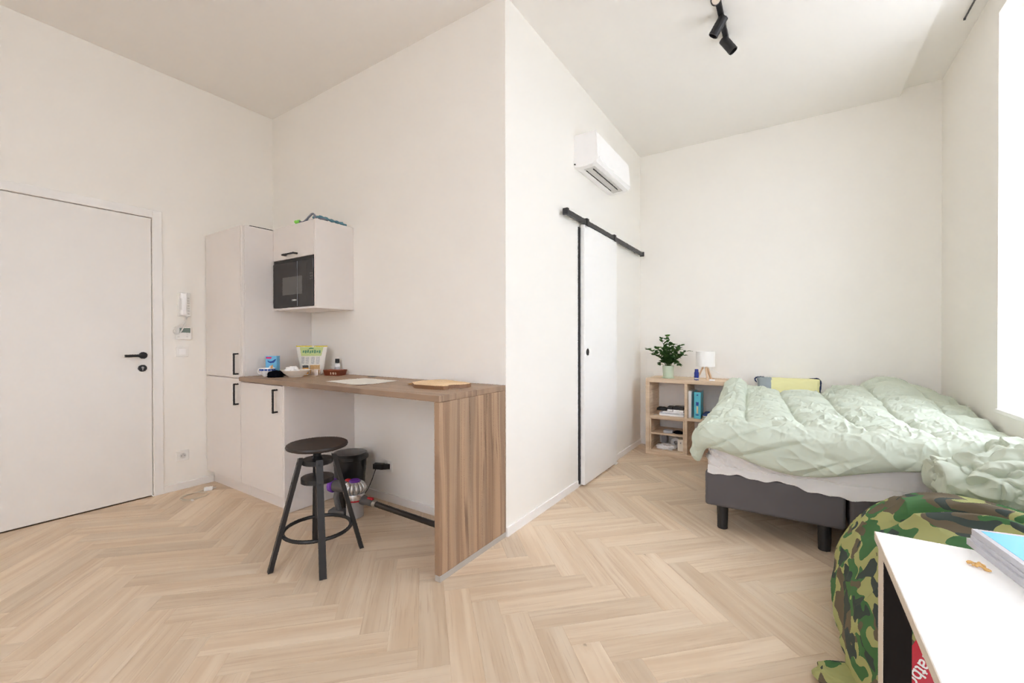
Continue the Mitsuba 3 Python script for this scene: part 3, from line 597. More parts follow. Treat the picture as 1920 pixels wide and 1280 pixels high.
plate('wall_socket', (-2.428, YB, 0.256), (1, 0, 0), (0, -1, 0), 'white socket under the counter with a black plug', 'socket', True)

# ---------------------------------------------------------------- on the floor at left
k = thing('charger', 'white phone charger with a thin cable on the floor by the entrance wall', 'charger')
part('adapter', move(rbox(-0.028, 0.028, -0.020, 0.020, 0, 0.024, 0.005), (-3.79, 1.47, 0), 65), 'unit_white', k, 40)
part('prong', [move(cyl((0.028, s * 0.009, 0.012), (0.048, s * 0.009, 0.012), 0.002, n=8), (-3.79, 1.47, 0), 65) for s in (-1, 1)], 'steel', k)
part('cable', tube(spline([(-3.803, 1.443, 0.010), (-3.80, 1.40, 0.005), (-3.79, 1.33, 0.004), (-3.745, 1.285, 0.004), (-3.68, 1.30, 0.004), (-3.655, 1.37, 0.004), (-3.69, 1.43, 0.005), (-3.755, 1.42, 0.006), (-3.79, 1.35, 0.009), (-3.76, 1.28, 0.009), (-3.69, 1.272, 0.004), (-3.645, 1.305, 0.004)], 90), 0.0030, 6), 'cable_white', k, True)
part('plug_tip', cyl((-3.645, 1.305, 0.004), (-3.632, 1.317, 0.004), 0.004, n=10), 'unit_white', k, 30)

# ---------------------------------------------------------------- stool
SX, SYc = -2.114, 1.329
k = thing('bar_stool', 'black swivel stool with four splayed legs and a foot ring', 'stool')
part('seat', lathe([(0, 0.594), (0.135, 0.594), (0.150, 0.600), (0.1535, 0.608), (0.151, 0.616), (0.146, 0.619), (0.10, 0.616), (0, 0.614)], (SX, SYc, 0), 64), 'stool_seat', k, 40, label='dark brown round seat')
part('screw_column', [cyl((SX, SYc, 0.22), (SX, SYc, 0.565), 0.013, n=20), lathe([(0.013, 0.535), (0.030, 0.537), (0.018, 0.55), (0.022, 0.594), (0, 0.594), (0, 0.535)], (SX, SYc, 0), 24)], 'black_paint', k, 30)
part('hub_plate', cyl((SX, SYc, 0.512), (SX, SYc, 0.536), 0.075, n=40), 'black_paint', k, 30)
part('hub_plate', cyl((SX, SYc, 0.416), (SX, SYc, 0.440), 0.082, n=40), 'black_paint', k, 30)
leg_dirs = [A_([0.20, -0.10]), A_([-0.076, -0.209]), A_([-0.2, 0.11]), A_([0.09, 0.202])]
for d in leg_dirs:
    d = d / np.linalg.norm(d); n2 = A_([-d[1], d[0]]); w = 0.0165
    def lp(r, z, t, s): return (SX + d[0] * (r + t) + n2[0] * s * w, SYc + d[1] * (r + t) + n2[1] * s * w, z)
    lg = part('leg', hull([lp(0.225, 0.0, t, s) for t in (-0.011, 0.011) for s in (-1, 1)] + [lp(0.082, 0.548, t, s) for t in (-0.011, 0.011) for s in (-1, 1)]), 'black_paint', k)
    for z in (0.524, 0.428):
        r = 0.225 + (0.082 - 0.225) * z / 0.548 + 0.011
        part('screw', cyl((SX + d[0] * (r - 0.002), SYc + d[1] * (r - 0.002), z), (SX + d[0] * (r + 0.003), SYc + d[1] * (r + 0.003), z + 0.001), 0.0055, n=12), 'black_matte', lg)
part('foot_ring', tube([(SX + 0.166 * math.cos(t), SYc + 0.166 * math.sin(t), 0.165) for t in np.linspace(0, 2 * math.pi, 73)[:-1]], 0.0095, 10, closed=True), 'black_paint', k, True)

# ---------------------------------------------------------------- bin, vacuum, plug
bx, by = -2.625, 1.90
k = thing('pedal_bin', 'black round waste bin standing in the corner under the counter', 'bin')
part('bucket', lathe([(0, 0.0), (0.085, 0.0), (0.090, 0.006), (0.112, 0.325), (0, 0.325)], (bx, by, 0), 40), 'bin_black', k, 30)
part('lid', lathe([(0, 0.325), (0.122, 0.325), (0.126, 0.330), (0.124, 0.352), (0.112, 0.368), (0.06, 0.374), (0, 0.374)], (bx, by, 0), 40), 'bin_black', k, 30)
vx, vy = -2.405, 1.775
k = thing('stick_vacuum', 'grey cordless stick vacuum with purple filter and silver cyclone lying under the counter', 'vacuum cleaner')
part('dust_bin', lathe([(0, 0.003), (0.050, 0.003), (0.056, 0.008), (0.054, 0.115), (0.046, 0.125), (0, 0.125)], (vx, vy, 0), 32), 'clear_grey', k, 30, label='translucent grey dust bin')
part('red_collar', lathe([(0.055, 0.112), (0.058, 0.114), (0.058, 0.124), (0.050, 0.127)], (vx, vy, 0), 32), 'red', k, 30)
part('bin_shroud', lathe([(0, 0.125), (0.062, 0.125), (0.064, 0.145), (0.060, 0.160), (0, 0.160)], (vx, vy, 0), 32), 'silver', k, 30)
cy = part('cyclone', lathe([(0, 0.16), (0.046, 0.16), (0.058, 0.19), (0.050, 0.225), (0.03, 0.236), (0, 0.236)], (vx, vy, 0), 32), 'clear_grey', k, 30)
for i in range(14):
    t = i * 2 * math.pi / 14
    part('cone', tube([(vx + r * math.cos(t), vy + r * math.sin(t), z) for r, z in ((0.050, 0.162), (0.061, 0.178), (0.064, 0.196), (0.056, 0.216), (0.040, 0.230))], [0.006, 0.009, 0.0115, 0.010, 0.006], 8), 'silver', cy, True)
part('top_cap', lathe([(0, 0.236), (0.034, 0.232), (0.036, 0.240), (0.028, 0.247), (0, 0.248)], (vx, vy, 0), 28), 'purple', k, 30, label='purple top cap')
md = A_([-0.93, -0.36, 0]); mz = A_([vx, vy, 0.197])
part('motor', cyl(mz + md * 0.03, mz + md * 0.150, 0.040, 0.037, 28), 'grey_plastic', k, 30)
part('filter', [cyl(mz + md * 0.150, mz + md * 0.158, 0.043, n=28), cyl(mz + md * 0.158, mz + md * 0.182, 0.046, 0.040, 28)], 'purple', k, 30, label='purple filter end')
part('release_tab', move(rbox(-0.018, 0.018, -0.014, 0.014, 0, 0.020, 0.005), (vx - 0.045, vy - 0.016, 0.226)), 'red', k, 30)
hp = mz + md * 0.115
part('grip', tube(spline([hp + A_([0, 0, -0.02]), hp + md * 0.02 + A_([0, 0, -0.07]), hp + md * 0.01 + A_([0, 0, -0.13]), hp + md * 0.0 + A_([0, 0, -0.165])], 16), [0.019] * 16, 12), 'grey_plastic', k, True)
bt = hp + A_([0, 0, -0.165]); bt[2] = 0.0
part('battery', move(rbox(-0.065, 0.055, -0.034, 0.034, 0.002, 0.042, 0.008), bt, 21), 'grey_plastic', k, 30)
w0, w1 = A_([vx + 0.045, vy + 0.02, 0.118]), A_([-1.475, 1.925, 0.026])
wd = (w1 - w0) / np.linalg.norm(w1 - w0)
part('inlet', tube([w0 - wd * 0.04, w0, w0 + wd * 0.04, w0 + wd * 0.10], [0.034, 0.034, 0.026, 0.021], 16), 'grey_plastic', k, True)
part('inlet_latch', move(rbox(-0.022, 0.022, -0.009, 0.009, 0, 0.014, 0.004), w0 + wd * 0.075 + A_([0, 0, 0.018]), 9), 'red', k, 30)
part('wand_collar', cyl(w0 + wd * 0.10, w0 + wd * 0.125, 0.022, n=20), 'steel', k, 30)
part('wand', cyl(w0 + wd * 0.12, w1, 0.0175, n=20), 'dark_tube', k, 30)
ak = thing('power_adapter', 'black plug in the socket under the counter with a thin black lead', 'plug')
part('plug', hull([(-2.428 + a, YB - 0.010 - d, 0.256 + b) for a, b, d in [(s * 0.020, q * 0.018, 0.0) for s in (-1, 1) for q in (-1, 1)] + [(s * 0.017 - 0.03, q * 0.015, 0.055) for s in (-1, 1) for q in (-1, 1)]]), 'black_matte', ak)
part('brick', move(rbox(-0.045, 0.03, -0.021, 0.021, -0.019, 0.019, 0.006), (-2.462, YB - 0.055, 0.262), 25), 'black_matte', ak, 30)
part('lead', tube(spline([(-2.485, YB - 0.07, 0.245), (-2.488, YB - 0.09, 0.20), (-2.50, YB - 0.11, 0.14), (-2.51, YB - 0.13, 0.10), (-2.47, YB - 0.20, 0.085), (-2.43, 1.845, 0.08)], 40), 0.0026, 6), 'black_matte', ak, True)

# ---------------------------------------------------------------- air conditioner
k = thing('air_conditioner', 'white split air conditioner high on the sliding door wall', 'air conditioner')
AY0, AY1 = 3.035, 3.805
prof = [(0, 2.498), (0.03, 2.493), (0.10, 2.494), (0.15, 2.500), (0.180, 2.512), (0.194, 2.530), (0.190, 2.62), (0.180, 2.735), (0.172, 2.744), (0, 2.744)]
def ac_prism(pr, y0, y1):
    m = prism(pr, 0, y1 - y0); v = m.vertices.copy(); m.vertices = np.c_[XC + v[:, 0], y1 - v[:, 2], v[:, 1]]; return m
part('casing', ac_prism(prof, AY0, AY1), 'unit_white', k, 25)
part('front_panel', ac_prism([(0.1945, 2.532), (0.1965, 2.536), (0.1925, 2.62), (0.1825, 2.73), (0.1795, 2.733), (0.188, 2.62)], AY0 + 0.012, AY1 - 0.012), 'unit_white', k)
part('louvre', ac_prism([(0.055, 2.4905), (0.145, 2.4945), (0.145, 2.500), (0.055, 2.496)], AY0 + 0.06, AY1 - 0.06), 'unit_grey', k, label='pale grey air flap underneath')
for a in (0.060, 0.118): part('slot', ac_prism([(a, 2.4893), (a + 0.0075, 2.4896), (a + 0.0075, 2.497), (a, 2.497)], AY0 + 0.09, AY1 - 0.13), 'black_matte', k)
part('lower_flap', ac_prism([(0.148, 2.4965), (0.180, 2.5085), (0.180, 2.514), (0.148, 2.502)], AY0 + 0.012, AY1 - 0.012), 'unit_white', k)
part('pipe_stub', cyl((XC + 0.008, AY0 + 0.004, 2.520), (XC + 0.008, AY0 - 0.008, 2.520), 0.006, n=12), 'black_matte', k)
part('screw_cover', [cyl((XC + 0.1915, y, 2.545), (XC + 0.198, y, 2.545), 0.004, n=10) for y in (AY0 + 0.02,)], 'unit_grey', k)

# ---------------------------------------------------------------- ceiling spots, curtain rail
k = thing('ceiling_spotlight', 'black ceiling bar with cylindrical adjustable spots', 'spotlight')
LX = -0.365
def along(m, o, a):
    M = trimesh.geometry.align_vectors([0, 0, 1], a); M[:3, 3] = o; m.apply_transform(M); return m
part('bar', box(LX - 0.016, LX + 0.016, 2.28, 3.20, ZC - 0.022, ZC, 0.003), 'black_paint', k)
for (y, dx, dy, dz) in ((2.735, 0.10, -0.80, -0.62), (2.945, -0.50, 0.05, -0.75), (3.165, 0.50, 0.10, -0.78)):
    a = A_([dx, dy, dz]); a /= np.linalg.norm(a)
    pv = A_([LX, y, ZC - 0.022]); hd = pv + A_([0, 0, -0.028]); c0 = hd - a * 0.026
    sp = part('spot', [along(lathe([(0, 0), (0.029, 0), (0.029, 0.110), (0.0245, 0.110), (0.0245, 0.072), (0, 0.072)], n=36), c0, a)], 'black_paint', k, 30, label='black cylinder spot')
    part('stem', cyl(pv, hd, 0.008, n=12), 'black_paint', sp, 30)
    part('lamp_face', cyl(c0 + a * 0.0725, c0 + a * 0.078, 0.0235, n=28), 'bulb_mirror', sp, 30, label='silvery reflector bulb')
k = thing('curtain_rail', 'thin dark curtain rail under the raised ceiling strip', 'curtain rail')
part('rail', box(0.941, 0.948, -2.0, 3.935, ZC + 0.046, ZC + 0.057, 0.001), 'dark_grey', k)
part('end_cap', box(0.939, 0.950, 3.935, 3.945, ZC + 0.043, ZC + 0.057, 0.001), 'dark_grey', k)
part('bracket', box(0.952, 0.985, 3.70, 3.715, ZC + 0.051, ZC + 0.057, 0.001), 'steel', k)

# ---------------------------------------------------------------- shelf unit
HX0, HX1, HY0, HY1, HZ = -1.240, -0.470, 4.385, YD - 0.006, 0.768
k = thing('shelf_unit', 'pale oak cube shelf with four compartments beside the bed', 'shelf')
part('top_panel', box(HX0, HX1, HY0, HY1, HZ - 0.038, HZ), 'pale_oak', k)
part('bottom_panel', box(HX0, HX1, HY0, HY1, 0.0, 0.038), 'pale_oak', k)
for a in (HX0, HX1 - 0.038): part('side_panel', box(a, a + 0.038, HY0 + 0.0005, HY1, 0.038, HZ - 0.038), 'pale_oak', k)
HM = -0.853
part('divider', box(HM - 0.013, HM + 0.013, HY0 + 0.001, HY1, 0.038, HZ - 0.038), 'pale_oak', k)
for a, b in ((HX0 + 0.038, HM - 0.013), (HM + 0.013, HX1 - 0.038)): part('shelf', box(a, b, HY0 + 0.001, HY1, 0.371, 0.396), 'pale_oak', k)
ia, ib = HX0 + 0.040, HM - 0.015
part('insert', [box(ia, ib, HY0 + 0.006, HY1 - 0.02, 0.0385, 0.048), box(ia, ib, HY0 + 0.006, HY1 - 0.02, 0.360, 0.370), box(ia, ia + 0.012, HY0 + 0.006, HY1 - 0.02, 0.048, 0.360),
                box(ib - 0.012, ib, HY0 + 0.006, HY1 - 0.02, 0.048, 0.360), box(ia + 0.012, ib - 0.012, HY0 + 0.006, HY1 - 0.02, 0.206, 0.222)], 'pale_oak', k, label='insert with one middle shelf')
# things in the shelf
s1 = 0.3965
gp = 'notebooks in the upper left compartment'
for i, (m_, x0, x1, y0, y1, h, nm) in enumerate((('paper_white', -1.115, -0.880, 4.42, 4.66, 0.018, 'thick white paper pad at the bottom of the stack in the shelf'), ('grey_cover', -1.115, -0.880, 4.43, 4.66, 0.012, 'grey notebook on the white pad in the shelf'),
                                              ('paper_white', -1.085, -0.875, 4.425, 4.64, 0.010, 'thin white booklet under the small black boxes'))):
    single('notebook', box(x0, x1, y0, y1, s1, s1 + h, 0.002), m_, nm, 'notebook'); s1 += h + 0.0003
def capped(name, x0, x1, y0, y1, z0, h, label):
    k = thing(name, label, 'box'); part('tray', box(x0 + 0.001, x1 - 0.001, y0 + 0.001, y1 - 0.001, z0, z0 + h * 0.45), 'unit_white', k); part('lid', box(x0, x1, y0, y1, z0 + h * 0.45, z0 + h, 0.002), 'black_matte', k, label='black lid')
capped('gadget_box', -0.985, -0.885, 4.44, 4.56, s1, 0.052, 'largest of the small black and white boxes on the notebooks')
capped('gadget_box', -1.045, -0.995, 4.46, 4.56, s1, 0.046, 'middle black and white box on the notebooks')
k = single('sunglasses_case', move(blob((0, 0, 0), (0.055, 0.032, 0.026), 21, 0.25, 1.0, 3), (-1.10, 4.50, s1)), 'black_matte', 'black rounded case at the left end of the notebook stack', 'case', True)
single('key_ring', [tube([(-1.150 + 0.014 * math.cos(t), 4.415 + 0.014 * math.sin(t), 0.3985) for t in np.linspace(0, 6.28, 25)[:-1]], 0.0018, 6, closed=True), box(-1.168, -1.158, 4.41, 4.45, 0.3967, 0.3990, 0.0005), box(-1.150, -1.140, 4.43, 4.466, 0.3967, 0.3990, 0.0005)], 'steel', 'small metal keys beside the notebook stack', 'keys')
s1 = 0.2225
single('small_carton', box(-1.075, -0.985, 4.42, 4.50, s1, s1 + 0.026, 0.003), 'soft_grey', 'pale grey carton on the insert shelf', 'carton')
single('black_pouch', move(blob((0, 0, 0), (0.045, 0.035, 0.020), 5, 0.5, 1.4, 3), (-0.935, 4.47, s1)), 'black_cloth', 'black soft pouch on the insert shelf', 'pouch', True)
s1 = 0.0485
single('crumpled_papers', move(blob((0, 0, 0), (0.078, 0.055, 0.030), 31, 0.9, 2.2, 4), (-1.065, 4.50, s1)), 'paper_white', 'crumpled white and grey papers on the shelf floor', 'papers', 12)
k = thing('tissue_box', 'pale tissue box on the shelf floor right of the papers', 'box')
part('box', box(-0.945, -0.885, 4.46, 4.58, s1, s1 + 0.118, 0.003), 'cream', k); part('dot', cyl((-0.915, 4.4598, s1 + 0.082), (-0.915, 4.4590, s1 + 0.082), 0.007, n=14), 'dark_grey', k)
single('tape_roll', [move(lathe([(0.022, -0.022), (0.052, -0.022), (0.052, 0.022), (0.022, 0.022), (0.022, -0.022)], n=28), (-0.985, 4.60, s1 + 0.0525), rx=90)], 'unit_grey', 'pale grey roll standing behind the papers', 'roll', 30)
single('grey_carton', box(-1.135, -1.085, 4.60, 4.68, s1, s1 + 0.145, 0.003), 'mid_grey', 'grey carton standing at the back of the lowest compartment', 'carton')
s1 = 0.3965
def book(x0, x1, y0, y1, z0, z1, cov, label, name='book', cat_='book', t=0.002, upright=False):
    k = thing(name, label, cat_)
    if upright:
        part('pages', box(x0 + t, x1 - t, y0 + t, y1 - 0.004, z0 + 0.002, z1 - 0.003, 0), 'paper_white', k)
        part('cover', [box(x0, x0 + t, y0, y1, z0, z1, 0), box(x1 - t, x1, y0, y1, z0, z1, 0), box(x0, x1, y0, y0 + t, z0, z1, 0)], cov, k)
    else:
        part('pages', box(x0 + 0.003, x1 - 0.003, y0 + 0.003, y1 - t, z0 + t, z1 - t, 0), 'paper_white', k)
        part('cover', [box(x0, x1, y0, y1, z0, z0 + t, 0), box(x0, x1, y0, y1, z1 - t, z1, 0), box(x0, x1, y1 - t, y1, z0, z1, 0)], cov, k)
    return k
book(-0.838, -0.812, 4.44, 4.66, s1, s1 + 0.262, 'paper_white', 'tall white book standing against the shelf divider', upright=True)
k = thing('ring_binder', 'turquoise ring binder standing in the upper right compartment', 'binder')
part('spine', move(box(-0.028, 0.028, 0, 0.002, 0, 0.255, 0.0008), (-0.755, 4.425, s1), 4), 'turquoise', k)
part('cover', move([box(-0.030, -0.028, 0, 0.26, 0, 0.255, 0.0008), box(0.028, 0.030, 0, 0.26, 0, 0.255, 0.0008)], (-0.755, 4.425, s1), 4), 'turquoise', k)
part('pages', move(box(-0.024, 0.024, 0.006, 0.22, 0.006, 0.246, 0.001), (-0.755, 4.425, s1), 4), 'paper_white', k)
for z0, z1, w in ((0.125, 0.160, 0.012), (0.222, 0.232, 0.010), (0.03, 0.04, 0.014)): part('spine_label', move(box(-w, w, -0.0006, 0.0005, z0, z1, 0), (-0.755, 4.425, s1), 4), 'deep_blue', k)
part('spine_label', move(box(-0.008, 0.008, -0.0006, 0.0005, 0.05, 0.118, 0), (-0.755, 4.425, s1), 4), 'book_pale', k)
book(-0.715, -0.515, 4.44, 4.70, s1, s1 + 0.014, 'book_green', 'dark green book at the bottom of the lying stack')
book(-0.710, -0.520, 4.45, 4.70, s1 + 0.0143, s1 + 0.028, 'book_pale', 'pale green book in the middle of the lying stack')
k = single('blue_folder', move(box(-0.10, 0.10, -0.12, 0.12, 0, 0.009, 0.001), (-0.618, 4.57, s1 + 0.0285), 2), 'book_blue', 'bright blue folder on top of the lying books', 'folder')

# on the shelf
PX, PY = -1.045, 4.505
k = thing('potted_plant', 'bushy green plant in a pale green pot on the shelf', 'plant')
pot = part('pot', lathe([(0, 0.0), (0.045, 0.0), (0.049, 0.004), (0.056, 0.118), (0.0565, 0.122), (0.052, 0.122), (0.050, 0.105), (0, 0.105)], (PX, PY, HZ + 0.006), 40), 'pot_green', k, 30, label='pale green pot')
part('saucer', lathe([(0, 0), (0.058, 0), (0.062, 0.008), (0.059, 0.009), (0.05, 0.004), (0, 0.004)], (PX, PY, HZ + 0.0005), 32), 'pot_green', k, 30)
part('soil', lathe([(0, 0), (0.050, 0), (0.050, 0.008), (0, 0.010)], (PX, PY, HZ + 0.110), 24), 'soil', k)
r2 = np.random.default_rng(11)
def leaf_mesh(p, d, up, L):
    d = d / np.linalg.norm(d); s = np.cross(d, up); s /= np.linalg.norm(s) + 1e-9; n = np.cross(s, d)
    pr = [(0, 0, 0), (0.25, 0.30, 0.02), (0.55, 0.36, 0.03), (0.82, 0.2, -0.02), (1.0, 0, -0.10)]
    V = []
    for t, w, h in pr: V += [p + d * t * L + s * w * L + n * (h + 0.06) * L, p + d * t * L + n * h * L * 0.6, p + d * t * L - s * w * L + n * (h + 0.06) * L]
    F = []
    for i in range(4):
        a = 3 * i; F += [[a, a + 1, a + 4], [a, a + 4, a + 3], [a + 1, a + 2, a + 5], [a + 1, a + 5, a + 4]]
    return trimesh.Trimesh(V, F, process=False)
base = A_([PX, PY, HZ + 0.118])
tips = [(-0.195, -0.02, 0.185), (-0.16, 0.02, 0.14), (-0.06, -0.03, 0.30), (-0.03, 0.05, 0.33), (0.06, -0.02, 0.235), (0.11, 0.04, 0.23), (0.19, -0.02, 0.175), (0.155, -0.05, 0.13), (0.0, -0.10, 0.20), (-0.10, -0.06, 0.21), (0.08, 0.08, 0.20), (0.05, -0.08, 0.10), (-0.08, 0.08, 0.2), (0.11, -0.05, 0.02), (-0.075, -0.06, 0.03), (0.03, -0.06, 0.25), (-0.045, -0.065, 0.15), (0.115, -0.02, 0.185)]
stems, n_leaf = [], 0
LEAF = [[], []]
for tp in tips:
    tp = A_(tp) * [1, 1, 0.92]
    pts = spline([base + A_([tp[0] * 0.08, tp[1] * 0.08, -0.012]), base + A_([tp[0] * 0.45, tp[1] * 0.45, max(tp[2] * 0.62, 0.05)]), base + tp], 12)
    stems.append(tube(pts, np.linspace(0.0032, 0.0014, 12), 5))
    for j in range(3, 12):
        for q in range(3):
            a = r2.uniform(0, 6.28); tang = pts[min(j + 1, 11)] - pts[j - 1]; tang /= np.linalg.norm(tang)
            d = A_([math.cos(a), math.sin(a), r2.uniform(-0.25, 0.6)]) * 0.9 + tang * 0.5
            LEAF[int(r2.random() < 0.3)].append(leaf_mesh(pts[j], d, A_([0, 0, 1.0]) + 0.3 * r2.normal(size=3), r2.uniform(0.032, 0.052)))
part('stems', stems, 'stem', k, True, kind='stuff')
for q, mname in ((0, 'leaf'), (1, 'leaf_light')):
    part('foliage', LEAF[q], mname, k, True, kind='stuff')
LXs, LYs = -0.700, 4.535
k = thing('table_lamp', 'small table lamp with a white drum shade on wooden tripod legs', 'lamp')
part('shade', lathe([(0.084, 0.130), (0.0865, 0.130), (0.0865, 0.278), (0.084, 0.278), (0.084, 0.130)], (LXs, LYs, HZ), 48), 'lamp_shade', k, 30, label='white drum shade')
part('socket', cyl((LXs, LYs, HZ + 0.108), (LXs, LYs, HZ + 0.16), 0.017, n=20), 'unit_white', k, 30)
part('bulb', ico(0.028, (LXs, LYs, HZ + 0.19), 2, (1, 1, 1.2)), 'unit_white', k, True)
part('shade_ring', [cyl((LXs - 0.084, LYs, HZ + 0.14), (LXs + 0.084, LYs, HZ + 0.14), 0.0015, n=6), cyl((LXs, LYs - 0.084, HZ + 0.14), (LXs, LYs + 0.084, HZ + 0.14), 0.0015, n=6)], 'unit_white', k)
for a in (-66, 56, 178):
    t = math.radians(a); d = A_([math.cos(t), math.sin(t), 0])
    c = A_([LXs, LYs, HZ])
    part('leg', hull([c + d * (r + e) + A_([-d[1], d[0], 0]) * s * 0.0085 + A_([0, 0, z]) for r, z in ((0.078, 0.0), (0.018, 0.128)) for e in (-0.008, 0.008) for s in (-1, 1)]), 'lamp_wood', k)
part('cord', tube(spline([(LXs + 0.02, LYs, HZ + 0.118), (LXs + 0.08, LYs + 0.02, HZ + 0.09), (LXs + 0.16, LYs + 0.03, HZ + 0.045), (LXs + 0.225, LYs + 0.02, HZ + 0.018), (LXs + 0.24, LYs + 0.0, HZ + 0.01)], 30), 0.0022, 6), 'unit_white', k, True)
single('cord_switch', rbox(LXs + 0.050, LXs + 0.100, LYs - 0.125, LYs - 0.100, HZ + 0.0005, HZ + 0.016, 0.006), 'unit_white', 'small white cord switch in front of the lamp', 'switch', 40)
k = thing('blue_bottle', 'small dark blue bottle in front of the lamp', 'bottle')
part('bottle', lathe([(0, 0), (0.020, 0), (0.022, 0.003), (0.022, 0.075), (0.014, 0.086), (0, 0.086)], (-0.765, 4.44, HZ + 0.0005), 24), 'blue_glass', k, 30)
part('cap', lathe([(0, 0.084), (0.017, 0.084), (0.0165, 0.102), (0.012, 0.107), (0, 0.107)], (-0.765, 4.44, HZ + 0.0005), 24), 'blue_glass', k, 30)
part('label_band', lathe([(0.0224, 0.008), (0.0224, 0.024), (0.0215, 0.024), (0.0215, 0.008)], (-0.765, 4.44, HZ + 0.0005), 24), 'print_grey', k, 30)

# ---------------------------------------------------------------- bed
BY0, BY1 = 2.835, 4.745
BX = ((-0.440, 0.246), (0.262, 0.948))
def grid_solid(top, bot):
    """closed shell between two (n, m, 3) grids"""
    n, m = top.shape[:2]; V = np.vstack([top.reshape(-1, 3), bot.reshape(-1, 3)]); q = n * m
    i, j = np.meshgrid(np.arange(n - 1), np.arange(m - 1), indexing='ij'); p = (i * m + j).ravel()
    F = [np.c_[p, p + m, p + m + 1], np.c_[p, p + m + 1, p + 1], np.c_[q + p, q + p + m + 1, q + p + m], np.c_[q + p, q + p + 1, q + p + m + 1]]
    loop = np.r_[np.arange(m), np.arange(1, n) * m + m - 1, (n - 1) * m + np.arange(m - 2, -1, -1), np.arange(n - 2, 0, -1) * m]
    nx = np.roll(loop, -1); F += [np.c_[loop, nx, q + nx], np.c_[loop, q + nx, q + loop]]
    return trimesh.Trimesh(V, np.vstack(F), process=False)
for n_, (a, b) in enumerate(BX):
    k = thing('bed_base', ('left' if n_ == 0 else 'right') + ' dark grey box spring of the bed on black legs' + ('' if n_ == 0 else ', behind the bean bag'), 'bed base')
    part('upholstery', rbox(a, b, BY0, BY1, 0.152, 0.362, 0.018), 'leatherette', k, 40)
    part('piping', tube([(a + 0.01, BY0 + 0.004, 0.352), (b - 0.01, BY0 + 0.004, 0.352)], 0.003, 6), 'leatherette', k, True)
    for x_ in (a + 0.088, b - 0.088):
        for y_ in (BY0 + 0.082, BY1 - 0.09):
            part('leg', cyl((x_, y_, 0), (x_, y_, 0.155), 0.029, 0.033, 28), 'black_paint', k, 30)
def ridged(P, seed): return 1 - np.abs(2 * meshkit.noise(P, seed) - 1)
# mattress under a rumpled sheet: rounded box, subdivided, with creases
def soft_box(x0, x1, y0, y1, z0, z1, r, step):
    m = tm(mf.Manifold.hull_points(np.vstack([trimesh.creation.icosphere(2, r).vertices + [x, y, z] for x in (x0 + r, x1 - r) for y in (y0 + r, y1 - r) for z in (z0 + r, z1 - r)])).refine_to_length(step * 0.7))
    m.merge_vertices(); return m
mt = soft_box(-0.432, 0.940, BY0 + 0.006, BY1, 0.364, 0.572, 0.045, 0.012)
v = mt.vertices.copy(); nrm = mt.vertex_normals
# diagonal pulls running down to the right on the left half
dg = ridged(np.c_[(v[:, 2] + 0.62 * v[:, 0]) * 26, v[:, 0] * 3.0, v[:, 1] * 3], 5) ** 3 * np.clip(1.0 - (v[:, 0] + 0.43) / 0.75, 0, 1)
ds = (meshkit.fbm(np.c_[v[:, 0] * 7, v[:, 1] * 7, v[:, 2] * 9], 3, 8) - 0.5)
dg2 = ridged(np.c_[(v[:, 2] + 0.5 * v[:, 0]) * 52 + 3 * ds, v[:, 0] * 4.0, v[:, 1] * 3], 9) ** 3 * np.clip(1.0 - (v[:, 0] + 0.43) / 0.9, 0, 1)
v += nrm * (0.020 * dg - 0.022 * dg2 ** 2 + 0.014 * ds)[:, None]
v[:, 2] = np.maximum(v[:, 2], 0.3635)
mt.vertices = v
mk_ = thing('mattress', 'mattress in a rumpled white fitted sheet on the dark box springs', 'mattress')
part('fitted_sheet', mt, 'sheet', mk_, True)
# sheet corner hanging over the box spring
S_ = np.linspace(0, 1, 60); R_ = np.linspace(0, 1, 14)
st = np.zeros((60, 14, 3))
for i, s_ in enumerate(S_):
    xx = -0.425 + 0.93 * s_; drop = 0.004 + 0.034 * math.exp(-((s_ - 0.70) / 0.17) ** 2) + 0.007 * math.sin(26 * s_) + 0.004 * math.sin(61 * s_) - 0.03 * max(0, s_ - 0.9) * 10
    for j, r_ in enumerate(R_):
        st[i, j] = (xx, BY0 - 0.003 + 0.012 * (1 - r_) - 0.006 * r_ - 0.004 * math.sin(19 * s_ + 3 * r_) * r_, 0.400 - (max(drop, -0.02) + 0.040) * r_)
part('sheet_hem', grid_solid(st, st + [0, 0.003, 0]), 'sheet', mk_, True, label='loose lower edge of the sheet')

# pillow behind the duvet
def pillow(cx, cy, cz, w, h, t, tilt, n=40):
    U, Vv = np.meshgrid(np.linspace(-1, 1, n), np.linspace(-1, 1, n), indexing='ij')
    e = np.clip(1 - U ** 4, 0, 1) ** 0.5 * np.clip(1 - Vv ** 4, 0, 1) ** 0.5
    wr = meshkit.fbm(np.stack([U * 3, Vv * 3, U * 0], -1), 3, 4) - 0.5
    pinch = 1 - 0.10 * (1 - np.abs(U)) * Vv ** 2 * 0.6
    top = np.stack([U * w / 2 * (1 - 0.06 * (1 - Vv ** 2)), Vv * h / 2 * (1 - 0.07 * (1 - U ** 2)), t / 2 * e * (1 + 0.25 * wr) + 0.002], -1)
    bot = top * [1, 1, -1]
    return grid_solid(top, bot), U, Vv
pm_, U_, V_ = pillow(0, 0, 0, 0.50, 0.27, 0.13, 0)
def pplace(m): return move(m, (-0.022, 4.590, 0.697), rx=50, rz=1)
k = thing('pillow', 'yellow pillow with a grey end and dark trim against the back wall', 'pillow')
c_ = pm_.triangles_center
def subm(mask):
    m = pm_.copy(); m.update_faces(mask); m.remove_unreferenced_vertices(); return m
part('yellow_cover', pplace(subm(c_[:, 0] > -0.125)), 'yellow_cloth', k, True)
part('grey_end', pplace(subm(c_[:, 0] <= -0.125)), 'grey_cloth', k, True, label='grey blue end')
